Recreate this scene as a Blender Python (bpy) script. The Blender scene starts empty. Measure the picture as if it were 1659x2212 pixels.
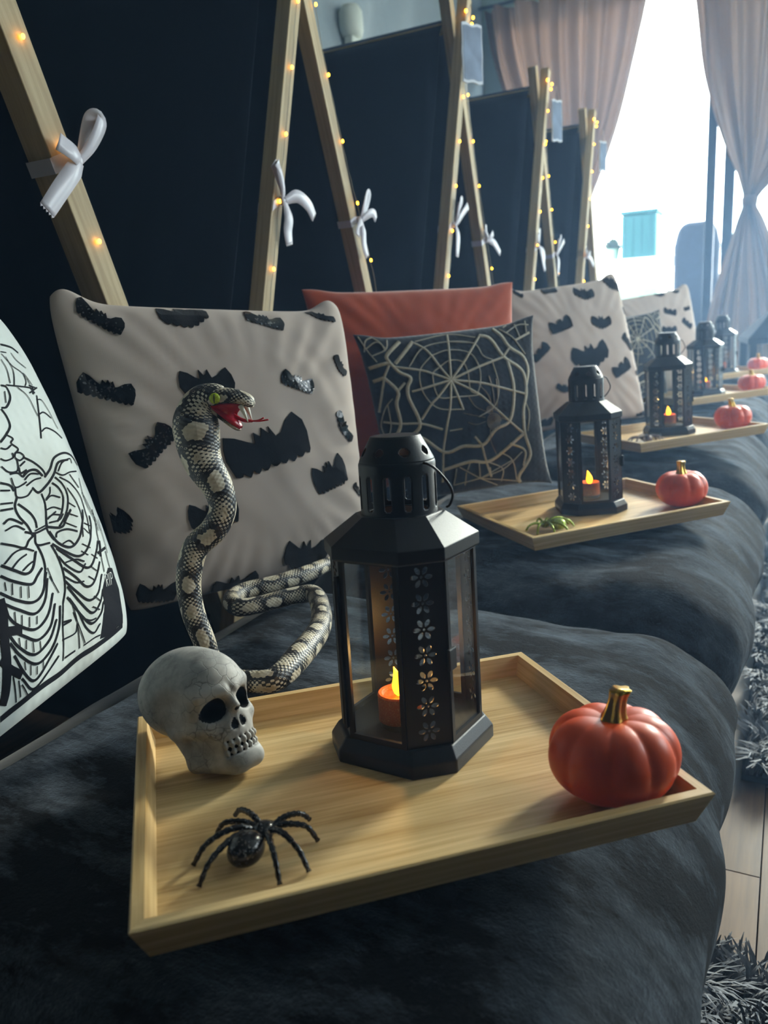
import bpy, bmesh, math, random
import numpy as np
from mathutils import Matrix, Vector
from mathutils.geometry import delaunay_2d_cdt
from mathutils import noise as mnoise

random.seed(7)
sc = bpy.context.scene
COL = sc.collection
PI = math.pi

# ------------------------------------------------------------------ camera
PITCH, ROLL, YAW = math.radians(14.0), math.radians(3.57), math.radians(27.6)
CAMZ = 0.80
FPX = 1702.0
_d = Vector((-math.sin(YAW)*math.cos(PITCH), math.cos(YAW)*math.cos(PITCH), -math.sin(PITCH)))
_h = _d.cross(Vector((0, 0, 1))).normalized()
_v = _h.cross(_d)
_R = math.cos(ROLL)*_h - math.sin(ROLL)*_v
_U = math.sin(ROLL)*_h + math.cos(ROLL)*_v
cam_data = bpy.data.cameras.new('camera')
cam = bpy.data.objects.new('camera', cam_data)
COL.objects.link(cam)
m = Matrix.Identity(4)
for i in range(3):
    m[i][0], m[i][1], m[i][2] = _R[i], _U[i], -_d[i]
m[2][3] = CAMZ
cam.matrix_world = m
cam_data.sensor_fit = 'VERTICAL'
cam_data.sensor_height = 36.0
cam_data.lens = FPX/2212*36.0
cam_data.clip_start = 0.02
cam_data.dof.use_dof = True
cam_data.dof.focus_distance = 0.80
cam_data.dof.aperture_fstop = 7.0
sc.camera = cam

# ------------------------------------------------------------------ world, daylight, exposure
SKY = 13.0
world = bpy.data.worlds.new('daylight')
sc.world = world
world.use_nodes = True
bg = world.node_tree.nodes['Background']
bg.inputs['Color'].default_value = (0.80, 0.93, 1.0, 1)
bg.inputs['Strength'].default_value = SKY


def portal(name, loc, rot, sx, sy):
    """Light portal: guides daylight sampling through a window opening."""
    l = bpy.data.lights.new(name, 'AREA')
    l.shape = 'RECTANGLE'
    l.size, l.size_y = sx, sy
    l.cycles.is_portal = True
    o = bpy.data.objects.new(name, l)
    COL.objects.link(o)
    o.location = loc
    o.rotation_euler = rot
    return o


sun_l = bpy.data.lights.new('low_sun', 'SUN')
sun_l.energy = 8.5
sun_l.angle = math.radians(11)
sun_l.color = (1.0, .97, .92)
sun = bpy.data.objects.new('low_sun', sun_l)
COL.objects.link(sun)
_az, _el = math.radians(76), math.radians(21)
sun.rotation_euler = Vector((math.cos(_az)*math.cos(_el), math.sin(_az)*math.cos(_el), math.sin(_el))).to_track_quat('Z', 'Y').to_euler()

portal('far_window_portal', (-0.2, 6.16, 1.4), (-PI/2, 0, 0), 3.4, 2.78)
portal('fill_window_portal', (2.46, 3.3, 1.75), (0, PI/2, 0), 1.3, 2.6)  # belongs to the unseen window added for fill from the right

sc.view_settings.view_transform = 'Standard'
sc.view_settings.look = 'None'
sc.view_settings.gamma = 1.0
sc.view_settings.use_curve_mapping = False
sc.view_settings.exposure = 0.18
sc.cycles.max_bounces = 8
sc.cycles.diffuse_bounces = 4
sc.cycles.transparent_max_bounces = 16
sc.cycles.caustics_reflective = False
sc.cycles.caustics_refractive = False
sc.cycles.sample_clamp_indirect = 4.0
sc.cycles.use_denoising = True


# ------------------------------------------------------------------ helpers
def lin(h):
    h = h.lstrip('#')
    r = [int(h[i:i+2], 16)/255 for i in (0, 2, 4)]
    return tuple([(c/12.92 if c <= .04045 else ((c+.055)/1.055)**2.4) for c in r]+[1.0])


def link(o, parent=None):
    COL.objects.link(o)
    if parent is not None:
        o.parent = parent
    return o


def mesh_obj(name, verts, faces, mats=None, parent=None, smooth=False, uvs=None, fmat=None, sub=0, solid=0, soff=-1, bevel=0):
    me = bpy.data.meshes.new(name)
    me.from_pydata([tuple(v) for v in verts], [], [tuple(f) for f in faces])
    if mats is not None:
        for mm in (mats if isinstance(mats, (list, tuple)) else [mats]):
            me.materials.append(mm)
    if fmat is not None:
        me.polygons.foreach_set('material_index', fmat)
    if smooth:
        me.polygons.foreach_set('use_smooth', [True]*len(me.polygons))
    if uvs is not None:
        uvl = me.uv_layers.new(name='uv')
        li = np.zeros(len(me.loops), dtype=np.int32)
        me.loops.foreach_get('vertex_index', li)
        uvl.data.foreach_set('uv', np.asarray(uvs, dtype=np.float32)[li].ravel())
    me.update()
    o = link(bpy.data.objects.new(name, me), parent)
    if solid:
        md = o.modifiers.new('thickness', 'SOLIDIFY')
        md.thickness = solid
        md.offset = soff
    if bevel:
        md = o.modifiers.new('bevel', 'BEVEL')
        md.width = bevel
        md.segments = 2
        md.limit_method = 'ANGLE'
    if sub:
        md = o.modifiers.new('sub', 'SUBSURF')
        md.levels = md.render_levels = sub
    return o


def thing(name, label, cat, loc=(0, 0, 0), rot=None, group=None, mw=None):
    o = bpy.data.objects.new(name, None)
    o.empty_display_size = 0.05
    COL.objects.link(o)
    if mw is not None:
        o.matrix_world = mw
    else:
        o.location = loc
        if rot is not None:
            o.rotation_euler = rot
    return tag(o, label, cat, group)


def tag(o, label, cat, group=None):
    o['label'] = label
    o['category'] = cat
    if group:
        o['group'] = group
    return o


def structure(o):
    o['kind'] = 'structure'
    return o


def kids(o):
    return [c for c in bpy.data.objects if c.parent == o]


def copy_tree(o, parent=None):
    c = o.copy()
    COL.objects.link(c)
    if parent is not None:
        c.parent = parent
    for ch in kids(o):
        copy_tree(ch, c)
    return c


class MB:
    def __init__(self):
        self.v, self.f, self.m = [], [], []

    def add(self, v, f, mi=0):
        n = len(self.v)
        self.v += [tuple(p) for p in v]
        self.f += [tuple(i+n for i in q) for q in f]
        self.m += [mi]*len(f)
        return self

    def box(self, lo, hi, mi=0):
        x0, y0, z0 = lo
        x1, y1, z1 = hi
        v = [(x0, y0, z0), (x1, y0, z0), (x1, y1, z0), (x0, y1, z0), (x0, y0, z1), (x1, y0, z1), (x1, y1, z1), (x0, y1, z1)]
        return self.add(v, [(0, 3, 2, 1), (4, 5, 6, 7), (0, 1, 5, 4), (1, 2, 6, 5), (2, 3, 7, 6), (3, 0, 4, 7)], mi)

    def tube(self, pts, rad, n=10, cap=True, mi=0):
        v, f, _ = tube(pts, rad, n, cap)
        return self.add(v, f, mi)

    def loft(self, rings, cap0=True, cap1=True, mi=0):
        n = len(rings[0])
        v = [p for r in rings for p in r]
        f = []
        for i in range(len(rings)-1):
            for j in range(n):
                a, b = i*n+j, i*n+(j+1) % n
                f.append((a, b, b+n, a+n))
        if cap0:
            f.append(tuple(range(n-1, -1, -1)))
        if cap1:
            f.append(tuple(range((len(rings)-1)*n, len(rings)*n)))
        return self.add(v, f, mi)

    def ellipsoid(self, c, r, n=16, k=10, mi=0, M=None):
        v = [(0, 0, -1)]
        for i in range(1, k):
            a = -PI/2+PI*i/k
            for j in range(n):
                b = 2*PI*j/n
                v.append((math.cos(a)*math.cos(b), math.cos(a)*math.sin(b), math.sin(a)))
        v.append((0, 0, 1))
        f = [(0, 1+(j+1) % n, 1+j) for j in range(n)]
        for i in range(k-2):
            for j in range(n):
                a, b = 1+i*n+j, 1+i*n+(j+1) % n
                f.append((a, b, b+n, a+n))
        L = len(v)-1
        f += [(L, L-n+j, L-n+(j+1) % n) for j in range(n)]
        out = []
        for p in v:
            q = Vector((p[0]*r[0], p[1]*r[1], p[2]*r[2]))
            if M is not None:
                q = M @ q
            out.append(q+Vector(c))
        return self.add(out, f, mi)

    def obj(self, name, mats, parent=None, smooth=False, **k):
        return mesh_obj(name, self.v, self.f, mats, parent, smooth, fmat=self.m if isinstance(mats, (list, tuple)) else None, **k)


def tube(pts, rad, n=10, cap=True, up=None):
    pts = [Vector(p) for p in pts]
    if not hasattr(rad, '__len__'):
        rad = [rad]*len(pts)
    v, f, uv = [], [], []
    nrm = None
    L = 0
    for i, p in enumerate(pts):
        t = (pts[min(i+1, len(pts)-1)]-pts[max(i-1, 0)]).normalized()
        if nrm is None:
            a = Vector(up) if up else (Vector((0, 0, 1)) if abs(t.z) < .9 else Vector((1, 0, 0)))
            nrm = (a-t*a.dot(t)).normalized()
        else:
            nrm = (nrm-t*nrm.dot(t)).normalized()
        bn = t.cross(nrm)
        if i:
            L += (p-pts[i-1]).length
        for j in range(n):
            a = 2*PI*j/n
            v.append(p+(nrm*math.cos(a)+bn*math.sin(a))*rad[i])
            uv.append((j/n, L))
    for i in range(len(pts)-1):
        for j in range(n):
            a, b = i*n+j, i*n+(j+1) % n
            f.append((a, b, b+n, a+n))
    if cap:
        f.append(tuple(range(n-1, -1, -1)))
        f.append(tuple(range((len(pts)-1)*n, len(pts)*n)))
    return v, f, uv


def catmull(pts, k=6):
    """Catmull-Rom through rows of numbers."""
    P = [np.array(p, float) for p in pts]
    if len(P) < 3:
        return [P[0]+(P[-1]-P[0])*t for t in np.linspace(0, 1, k+1)]
    P = [2*P[0]-P[1]]+P+[2*P[-1]-P[-2]]
    out = []
    for i in range(1, len(P)-2):
        a, b, c, d = P[i-1:i+3]
        for j in range(k):
            t = j/k
            out.append(.5*(2*b+(c-a)*t+(2*a-5*b+4*c-d)*t*t+(3*b-a-3*c+d)*t**3))
    out.append(P[-2])
    return out


# ------------------------------------------------------------------ implicit surfaces (smooth sculpted bodies)
def surfnet(fn, lo, hi, res):
    lo, hi = np.array(lo, float), np.array(hi, float)
    n = np.maximum(4, np.ceil((hi-lo)/res).astype(int))
    ax = [lo[i]+res*np.arange(n[i]+1) for i in range(3)]
    X, Y, Z = np.meshgrid(*ax, indexing='ij')
    F = fn(X, Y, Z)
    S = F < 0
    c = [S[a:S.shape[0]-1+a, b:S.shape[1]-1+b, d:S.shape[2]-1+d] for a in (0, 1) for b in (0, 1) for d in (0, 1)]
    cnt = sum(x.astype(int) for x in c)
    act = (cnt > 0) & (cnt < 8)
    idx = -np.ones(act.shape, int)
    I = np.argwhere(act)
    idx[act] = np.arange(len(I))
    acc = np.zeros((len(I), 3))
    num = np.zeros(len(I))
    corners = [(a, b, d) for a in (0, 1) for b in (0, 1) for d in (0, 1)]
    for p in corners:
        for k in range(3):
            if p[k] == 0:
                q = list(p)
                q[k] = 1
                f0 = F[I[:, 0]+p[0], I[:, 1]+p[1], I[:, 2]+p[2]]
                f1 = F[I[:, 0]+q[0], I[:, 1]+q[1], I[:, 2]+q[2]]
                cr = (f0 < 0) != (f1 < 0)
                t = np.where(cr, f0/(f0-f1+1e-12), 0)
                P = np.tile(np.array(p, float), (len(I), 1))
                P[:, k] += t
                acc[cr] += P[cr]
                num[cr] += 1
    V = lo+res*(I+acc/num[:, None])
    faces = []
    for k in range(3):
        a, b = (k+1) % 3, (k+2) % 3
        sl0 = [slice(1, -1)]*3
        sl0[k] = slice(0, -1)
        sl1 = list(sl0)
        sl1[k] = slice(1, None)
        s0, s1 = S[tuple(sl0)], S[tuple(sl1)]
        E = np.argwhere(s0 != s1)
        if not len(E):
            continue
        inside = s0[E[:, 0], E[:, 1], E[:, 2]]
        off = np.ones(3, int)
        off[k] = 0
        E = E+off
        def cell(da, db):
            G = E.copy()
            G[:, a] -= da
            G[:, b] -= db
            return idx[G[:, 0], G[:, 1], G[:, 2]]
        q = np.stack([cell(1, 1), cell(0, 1), cell(0, 0), cell(1, 0)], 1)
        q[~inside] = q[~inside][:, ::-1]
        faces.append(q)
    faces = np.concatenate(faces)
    return V, faces[(faces >= 0).all(1)]


def smin(a, b, k):
    h = np.clip(.5+.5*(b-a)/k, 0, 1)
    return b*(1-h)+a*h-k*h*(1-h)


def smax(a, b, k):
    return -smin(-a, -b, k)


def s_ell(X, Y, Z, c, r):
    x, y, z = (X-c[0])/r[0], (Y-c[1])/r[1], (Z-c[2])/r[2]
    k = np.sqrt(x*x+y*y+z*z)
    return (k-1)*min(r)


def s_cap(X, Y, Z, a, b, ra, rb=None):
    rb = ra if rb is None else rb
    a, b = np.array(a, float), np.array(b, float)
    d = b-a
    t = np.clip(((X-a[0])*d[0]+(Y-a[1])*d[1]+(Z-a[2])*d[2])/(d@d), 0, 1)
    return np.sqrt((X-a[0]-t*d[0])**2+(Y-a[1]-t*d[1])**2+(Z-a[2]-t*d[2])**2)-(ra+(rb-ra)*t)


# ------------------------------------------------------------------ materials
def newmat(name):
    mt = bpy.data.materials.new(name)
    mt.use_nodes = True
    nt = mt.node_tree
    return mt, nt, nt.nodes['Principled BSDF']


def N(nt, t, **kw):
    n = nt.nodes.new(t)
    for k, v in kw.items():
        if k.startswith('_'):
            n.inputs[k[1:].replace('_', ' ')].default_value = v
        else:
            setattr(n, k, v)
    return n


def ramp(nt, fac, stops):
    r = nt.nodes.new('ShaderNodeValToRGB')
    while len(r.color_ramp.elements) < len(stops):
        r.color_ramp.elements.new(.5)
    for e, (p, c) in zip(r.color_ramp.elements, stops):
        e.position = p
        e.color = c
    nt.links.new(fac, r.inputs['Fac'])
    return r.outputs['Color']


def coords(nt, scale=(1, 1, 1), out='Object'):
    tc = nt.nodes.new('ShaderNodeTexCoord')
    mp = nt.nodes.new('ShaderNodeMapping')
    mp.inputs['Scale'].default_value = scale
    nt.links.new(tc.outputs[out], mp.inputs['Vector'])
    return mp.outputs['Vector']


def bump(nt, b, height, strength=.3, dist=.001):
    n = nt.nodes.new('ShaderNodeBump')
    n.inputs['Strength'].default_value = strength
    n.inputs['Distance'].default_value = dist
    nt.links.new(height, n.inputs['Height'])
    nt.links.new(n.outputs['Normal'], b.inputs['Normal'])
    return n


def plain(name, col, rough=.5, metal=0, spec=.5, sheen=0, sheen_tint=None, nb=None, cvar=0, cscale=20, sheen_rough=.5, coat=0):
    """Principled material; nb=(noise scale, strength, distance) adds fine relief, cvar adds slight colour variation."""
    mt, nt, b = newmat(name)
    c = lin(col)
    b.inputs['Base Color'].default_value = c
    b.inputs['Roughness'].default_value = rough
    b.inputs['Metallic'].default_value = metal
    b.inputs['Specular IOR Level'].default_value = spec
    b.inputs['Coat Weight'].default_value = coat
    if sheen:
        b.inputs['Sheen Weight'].default_value = sheen
        b.inputs['Sheen Roughness'].default_value = sheen_rough
        if sheen_tint:
            b.inputs['Sheen Tint'].default_value = lin(sheen_tint)
    if nb:
        t = N(nt, 'ShaderNodeTexNoise', _Scale=nb[0], _Detail=4.0)
        nt.links.new(coords(nt), t.inputs['Vector'])
        bump(nt, b, t.outputs['Fac'], nb[1], nb[2])
    if cvar:
        t = N(nt, 'ShaderNodeTexNoise', _Scale=cscale, _Detail=3.0)
        nt.links.new(coords(nt), t.inputs['Vector'])
        lo = tuple([x*(1-cvar) for x in c[:3]]+[1])
        hi = tuple([min(1, x*(1+cvar)) for x in c[:3]]+[1])
        nt.links.new(ramp(nt, t.outputs['Fac'], [(.3, lo), (.7, hi)]), b.inputs['Base Color'])
    return mt


def wood(name, dark, light, scale=(6, 160, 160), rough=.5, bumps=.15, spec=.4):
    """Grain runs along the object's own X axis."""
    mt, nt, b = newmat(name)
    t = N(nt, 'ShaderNodeTexNoise', _Scale=1.0, _Detail=6.0, _Roughness=.6)
    nt.links.new(coords(nt, scale), t.inputs['Vector'])
    t2 = N(nt, 'ShaderNodeTexNoise', _Scale=1.0, _Detail=2.0)
    nt.links.new(coords(nt, (scale[0]*.5, scale[1]*.15, scale[2]*.15)), t2.inputs['Vector'])
    mx = N(nt, 'ShaderNodeMath', operation='ADD')
    nt.links.new(t.outputs['Fac'], mx.inputs[0])
    nt.links.new(t2.outputs['Fac'], mx.inputs[1])
    h = N(nt, 'ShaderNodeMath', operation='MULTIPLY')
    nt.links.new(mx.outputs[0], h.inputs[0])
    h.inputs[1].default_value = .5
    nt.links.new(ramp(nt, h.outputs[0], [(.36, lin(dark)), (.62, lin(light))]), b.inputs['Base Color'])
    b.inputs['Roughness'].default_value = rough
    b.inputs['Specular IOR Level'].default_value = spec
    bump(nt, b, t.outputs['Fac'], bumps, .0006)
    return mt


def glow(name, col, strength):
    mt, nt, b = newmat(name)
    b.inputs['Base Color'].default_value = lin(col)
    b.inputs['Emission Color'].default_value = lin(col)
    b.inputs['Emission Strength'].default_value = strength
    return mt


def glass_mat(name, tint='#fbfdfd'):
    mt = bpy.data.materials.new(name)
    mt.use_nodes = True
    nt = mt.node_tree
    nt.nodes.clear()
    out = nt.nodes.new('ShaderNodeOutputMaterial')
    tr = N(nt, 'ShaderNodeBsdfTransparent')
    tr.inputs['Color'].default_value = lin(tint)
    gl = N(nt, 'ShaderNodeBsdfGlossy', _Roughness=.02)
    lw = N(nt, 'ShaderNodeLayerWeight', _Blend=.5)
    pw_ = N(nt, 'ShaderNodeMath', operation='POWER')
    nt.links.new(lw.outputs['Facing'], pw_.inputs[0])
    pw_.inputs[1].default_value = 4.0
    fr = N(nt, 'ShaderNodeMath', operation='MULTIPLY_ADD')
    nt.links.new(pw_.outputs[0], fr.inputs[0])
    fr.inputs[1].default_value = .55
    fr.inputs[2].default_value = .035
    mx = N(nt, 'ShaderNodeMixShader')
    nt.links.new(fr.outputs[0], mx.inputs[0])
    nt.links.new(tr.outputs[0], mx.inputs[1])
    nt.links.new(gl.outputs[0], mx.inputs[2])
    nt.links.new(mx.outputs[0], out.inputs['Surface'])
    return mt


def fabric(name, col, weave=900, strength=.35, sheen=.3, translucent=0, cvar=.06):
    mt, nt, b = newmat(name)
    c = lin(col)
    b.inputs['Roughness'].default_value = .9
    b.inputs['Specular IOR Level'].default_value = .2
    b.inputs['Sheen Weight'].default_value = sheen
    v = coords(nt)
    w1 = N(nt, 'ShaderNodeTexWave', wave_type='BANDS', bands_direction='X', _Scale=weave/20, _Distortion=1.0)
    w2 = N(nt, 'ShaderNodeTexWave', wave_type='BANDS', bands_direction='Z', _Scale=weave/20, _Distortion=1.0)
    nt.links.new(v, w1.inputs['Vector'])
    nt.links.new(v, w2.inputs['Vector'])
    mx = N(nt, 'ShaderNodeMath', operation='MULTIPLY')
    nt.links.new(w1.outputs['Fac'], mx.inputs[0])
    nt.links.new(w2.outputs['Fac'], mx.inputs[1])
    bump(nt, b, mx.outputs[0], strength, .0006)
    t = N(nt, 'ShaderNodeTexNoise', _Scale=9.0, _Detail=3.0)
    nt.links.new(v, t.inputs['Vector'])
    lo = tuple([x*(1-cvar) for x in c[:3]]+[1])
    hi = tuple([min(1, x*(1+cvar)) for x in c[:3]]+[1])
    nt.links.new(ramp(nt, t.outputs['Fac'], [(.3, lo), (.7, hi)]), b.inputs['Base Color'])
    if translucent:
        tl = N(nt, 'ShaderNodeBsdfTranslucent')
        tl.inputs['Color'].default_value = c
        mxs = N(nt, 'ShaderNodeMixShader')
        mxs.inputs[0].default_value = translucent
        nt.links.new(b.outputs[0], mxs.inputs[1])
        nt.links.new(tl.outputs[0], mxs.inputs[2])
        out = nt.nodes['Material Output']
        nt.links.new(mxs.outputs[0], out.inputs['Surface'])
    return mt


def fleece_mat():
    mt, nt, b = newmat('charcoal_fleece')
    v = coords(nt)
    t = N(nt, 'ShaderNodeTexNoise', _Scale=260.0, _Detail=5.0, _Roughness=.75)
    nt.links.new(v, t.inputs['Vector'])
    t2 = N(nt, 'ShaderNodeTexNoise', _Scale=14.0, _Detail=5.0, _Roughness=.65)
    nt.links.new(v, t2.inputs['Vector'])
    ad = N(nt, 'ShaderNodeMath', operation='MULTIPLY_ADD')
    nt.links.new(t2.outputs['Fac'], ad.inputs[0])
    ad.inputs[1].default_value = 2.0
    nt.links.new(t.outputs['Fac'], ad.inputs[2])
    bump(nt, b, ad.outputs[0], 1.0, .0045)
    nt.links.new(ramp(nt, t2.outputs['Fac'], [(.35, lin('#050607')), (.65, lin('#14171a'))]), b.inputs['Base Color'])
    b.inputs['Roughness'].default_value = .95
    b.inputs['Specular IOR Level'].default_value = .15
    t3 = N(nt, 'ShaderNodeTexNoise', _Scale=7.0, _Detail=6.0, _Roughness=.7)
    nt.links.new(coords(nt, (1, 2.2, 1)), t3.inputs['Vector'])
    mr = N(nt, 'ShaderNodeMapRange')
    mr.inputs['From Min'].default_value = .43
    mr.inputs['From Max'].default_value = .66
    mr.inputs['To Min'].default_value = .06
    nt.links.new(t3.outputs['Fac'], mr.inputs['Value'])
    nt.links.new(mr.outputs[0], b.inputs['Sheen Weight'])
    b.inputs['Sheen Roughness'].default_value = .4
    b.inputs['Sheen Tint'].default_value = lin('#c0d0e4')
    return mt


def snake_mat():
    mt, nt, b = newmat('snake_skin')
    uvn = N(nt, 'ShaderNodeUVMap', uv_map='uv')
    sp = N(nt, 'ShaderNodeSeparateXYZ')
    nt.links.new(uvn.outputs[0], sp.inputs[0])
    nz = N(nt, 'ShaderNodeTexNoise', _Scale=90.0, _Detail=2.0)
    nt.links.new(coords(nt), nz.inputs['Vector'])
    def M(op, a, b_=None, c=None):
        n = N(nt, 'ShaderNodeMath', operation=op)
        for i, x in enumerate((a, b_, c)):
            if x is None:
                continue
            if isinstance(x, (int, float)):
                n.inputs[i].default_value = x
            else:
                nt.links.new(x, n.inputs[i])
        return n.outputs[0]
    u, L = sp.outputs['X'], sp.outputs['Y']
    nzz = M('SUBTRACT', nz.outputs['Fac'], .5)
    Lw = M('MULTIPLY_ADD', nzz, .014, L)
    uw = M('MULTIPLY_ADD', nzz, .16, u)
    big = M('MULTIPLY', M('COSINE', M('MULTIPLY', Lw, 2*PI/.060)), M('COSINE', M('MULTIPLY', uw, 2*PI*2)))
    fine = M('MULTIPLY', M('COSINE', M('MULTIPLY', L, 2*PI/.0046)), M('COSINE', M('MULTIPLY', u, 2*PI*14)))
    blotch = M('GREATER_THAN', big, .50)
    border = M('MULTIPLY', M('GREATER_THAN', M('MULTIPLY_ADD', fine, .22, big), .12), M('LESS_THAN', M('MULTIPLY_ADD', fine, .10, big), .50))
    thr = M('MULTIPLY_ADD', big, .55, .30)
    dots = M('LESS_THAN', fine, thr)
    dots2 = M('MULTIPLY', M('LESS_THAN', fine, -.45), M('GREATER_THAN', nz.outputs['Fac'], .5))
    dark = M('MAXIMUM', border, M('MULTIPLY', M('SUBTRACT', 1, blotch), M('MAXIMUM', dots2, M('MULTIPLY', dots, M('GREATER_THAN', big, -.65)))))
    lt = ramp(nt, nz.outputs['Fac'], [(.35, lin('#a99c84')), (.65, lin('#cfc6b2'))])
    mx = N(nt, 'ShaderNodeMix', data_type='RGBA')
    nt.links.new(dark, mx.inputs[0])
    nt.links.new(lt, mx.inputs[6])
    mx.inputs[7].default_value = lin('#15161a')
    nt.links.new(mx.outputs[2], b.inputs['Base Color'])
    b.inputs['Roughness'].default_value = .45
    bump(nt, b, fine, .35, .0006)
    return mt


def skull_mat():
    mt, nt, b = newmat('aged_bone')
    v = coords(nt)
    t = N(nt, 'ShaderNodeTexNoise', _Scale=26.0, _Detail=5.0, _Roughness=.65)
    nt.links.new(v, t.inputs['Vector'])
    base = ramp(nt, t.outputs['Fac'], [(.30, lin('#6d6f6d')), (.46, lin('#a19f9c')), (.62, lin('#c2bfbb'))])
    vo = N(nt, 'ShaderNodeTexVoronoi', feature='DISTANCE_TO_EDGE', _Scale=95.0)
    wv = N(nt, 'ShaderNodeTexNoise', _Scale=60.0, _Detail=3.0)
    nt.links.new(v, wv.inputs['Vector'])
    add = N(nt, 'ShaderNodeMix', data_type='RGBA', blend_type='ADD')
    add.inputs[0].default_value = .012
    nt.links.new(v, add.inputs[6])
    nt.links.new(wv.outputs['Color'], add.inputs[7])
    nt.links.new(add.outputs[2], vo.inputs['Vector'])
    region = N(nt, 'ShaderNodeTexNoise', _Scale=18.0, _Detail=1.0)
    nt.links.new(v, region.inputs['Vector'])
    crack = N(nt, 'ShaderNodeMapRange')
    crack.inputs['From Min'].default_value = 0
    crack.inputs['From Max'].default_value = .03
    nt.links.new(vo.outputs['Distance'], crack.inputs['Value'])
    rg = N(nt, 'ShaderNodeMapRange')
    rg.inputs['From Min'].default_value = .36
    rg.inputs['From Max'].default_value = .52
    nt.links.new(region.outputs['Fac'], rg.inputs['Value'])
    mxr = N(nt, 'ShaderNodeMath', operation='MAXIMUM')
    nt.links.new(crack.outputs[0], mxr.inputs[0])
    nt.links.new(rg.outputs[0], mxr.inputs[1])
    mx = N(nt, 'ShaderNodeMix', data_type='RGBA', blend_type='MULTIPLY')
    mx.inputs[0].default_value = .55
    nt.links.new(base, mx.inputs[6])
    nt.links.new(mxr.outputs[0], mx.inputs[7])
    nt.links.new(mx.outputs[2], b.inputs['Base Color'])
    b.inputs['Roughness'].default_value = .6
    bump(nt, b, mxr.outputs[0], .6, .0006)
    return mt


def glitter(name, col, scale=1400, metal=.3, rough=.3):
    mt, nt, b = newmat(name)
    c = lin(col)
    v = coords(nt)
    vo = N(nt, 'ShaderNodeTexVoronoi', _Scale=scale)
    nt.links.new(v, vo.inputs['Vector'])
    sp = N(nt, 'ShaderNodeSeparateColor')
    nt.links.new(vo.outputs['Color'], sp.inputs[0])
    hi = tuple([min(1, x*3+.10) for x in c[:3]]+[1])
    nt.links.new(ramp(nt, sp.outputs[0], [(.0, c), (.88, c), (.93, hi)]), b.inputs['Base Color'])
    b.inputs['Metallic'].default_value = metal
    b.inputs['Roughness'].default_value = rough
    bump(nt, b, sp.outputs[1], .8, .0008)
    return mt


M_ = {}
M_['bamboo'] = wood('bamboo', '#b08b52', '#e2c38e', (7, 260, 260), .42, .12)
M_['black_metal'] = plain('black_powder_coat', '#0d0f12', .42, .2, .5, nb=(900, .25, .0004))
M_['glass'] = glass_mat('lantern_glass')
M_['window_glass'] = glass_mat('window_glass', '#f4fafa')
M_['candle'] = glitter('orange_glitter_plastic', '#dc5f1a', 2200, .1, .45)
M_['matte_black'] = plain('matte_black_iron', '#0b0e13', .8, 0, .15, nb=(200, .3, .001))
M_['black_plastic'] = plain('black_plastic', '#0b0b0c', .4)
M_['flame'] = glow('candle_flame', '#ffb01c', 6.0)
M_['pumpkin'] = plain('orange_pumpkin_paint', '#de4f17', .42, nb=(40, .1, .002), cvar=.04, cscale=12)
M_['gold'] = plain('gold_paint', '#b8923f', .28, .95, nb=(120, .5, .002))
M_['bone'] = skull_mat()
M_['black_paint'] = plain('black_paint', '#090a0c', .9, 0, .2)
M_['spider_black'] = glitter('black_glitter', '#0c0c0e', 900, .3, .22)
M_['spider_green'] = glitter('green_gold_glitter', '#7f8f2a', 1500, .6, .3)
M_['spider_brown'] = glitter('brown_glitter', '#4a2f22', 1500, .3, .4)
M_['snake'] = snake_mat()
M_['snake_red'] = plain('red_rubber', '#b31226', .22, nb=(160, .7, .002))
M_['fang'] = plain('ivory_fang', '#d9d6c4', .3)
M_['eye'] = plain('yellow_green_eye', '#9fb52a', .15, cvar=.3, cscale=500)
M_['pupil'] = plain('pupil', '#050505', .1)
M_['linen'] = fabric('cream_cotton', '#b8a99e', 2600, .04, .15, cvar=.03)
M_['canvas'] = fabric('white_canvas', '#d6dcd8', 420, .6, .1, cvar=.05)
M_['rust'] = fabric('rust_orange_linen', '#b0491a', 1400, .25, .5, cvar=.12)
M_['knit'] = fabric('black_knit', '#0b1017', 500, .8, .5, cvar=.25)
M_['yarn'] = plain('cream_yarn', '#cfc6b0', .9, nb=(700, .8, .001), cvar=.15, cscale=300)
M_['copper_thread'] = plain('metallic_thread', '#94826f', .35, .6, nb=(900, .5, .0006))
M_['felt'] = plain('black_felt', '#07090c', .95, 0, .1, sheen=.15, nb=(600, .5, .0008))
M_['sequin'] = glitter('black_sequins', '#0b0d10', 520, .6, .16)
M_['ink'] = plain('black_print', '#12141c', .85, 0, .2, nb=(900, .3, .0003))
M_['print_white'] = plain('white_print', '#cfd4d2', .85)
M_['satin'] = plain('black_satin', '#0a0c10', .38, 0, .5, sheen=.2, nb=(8, .4, .01))
M_['fleece'] = fleece_mat()
M_['tent_wood'] = wood('pale_pine', '#9c8560', '#cdb991', (5, 130, 130), .6, .2)
M_['tent_cloth'] = plain('black_tent_cloth', '#0d1826', .85, 0, .2, sheen=.2, sheen_tint='#7f93ad', nb=(30, .2, .002))
M_['ribbon'] = plain('white_satin_ribbon', '#cfcbd4', .35, 0, .5, sheen=.3)
M_['bulb'] = glow('warm_led', '#ffb02a', 16.0)
M_['wire'] = plain('silver_wire', '#b9b3a4', .3, .8)
M_['slate'] = plain('chalk_slate', '#6e7f96', .6, cvar=.25, cscale=25)
M_['plaque_edge'] = plain('white_plaque_edge', '#cfd6de', .6)
M_['curtain'] = fabric('taupe_curtain', '#6a5648', 900, .2, .2, translucent=.30, cvar=.05)
M_['wall_teal'] = plain('pale_teal_paint', '#8ea8a6', .8, nb=(200, .1, .0005))
M_['wall_side'] = plain('grey_blue_paint', '#5c6a72', .8, nb=(200, .1, .0005))
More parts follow.
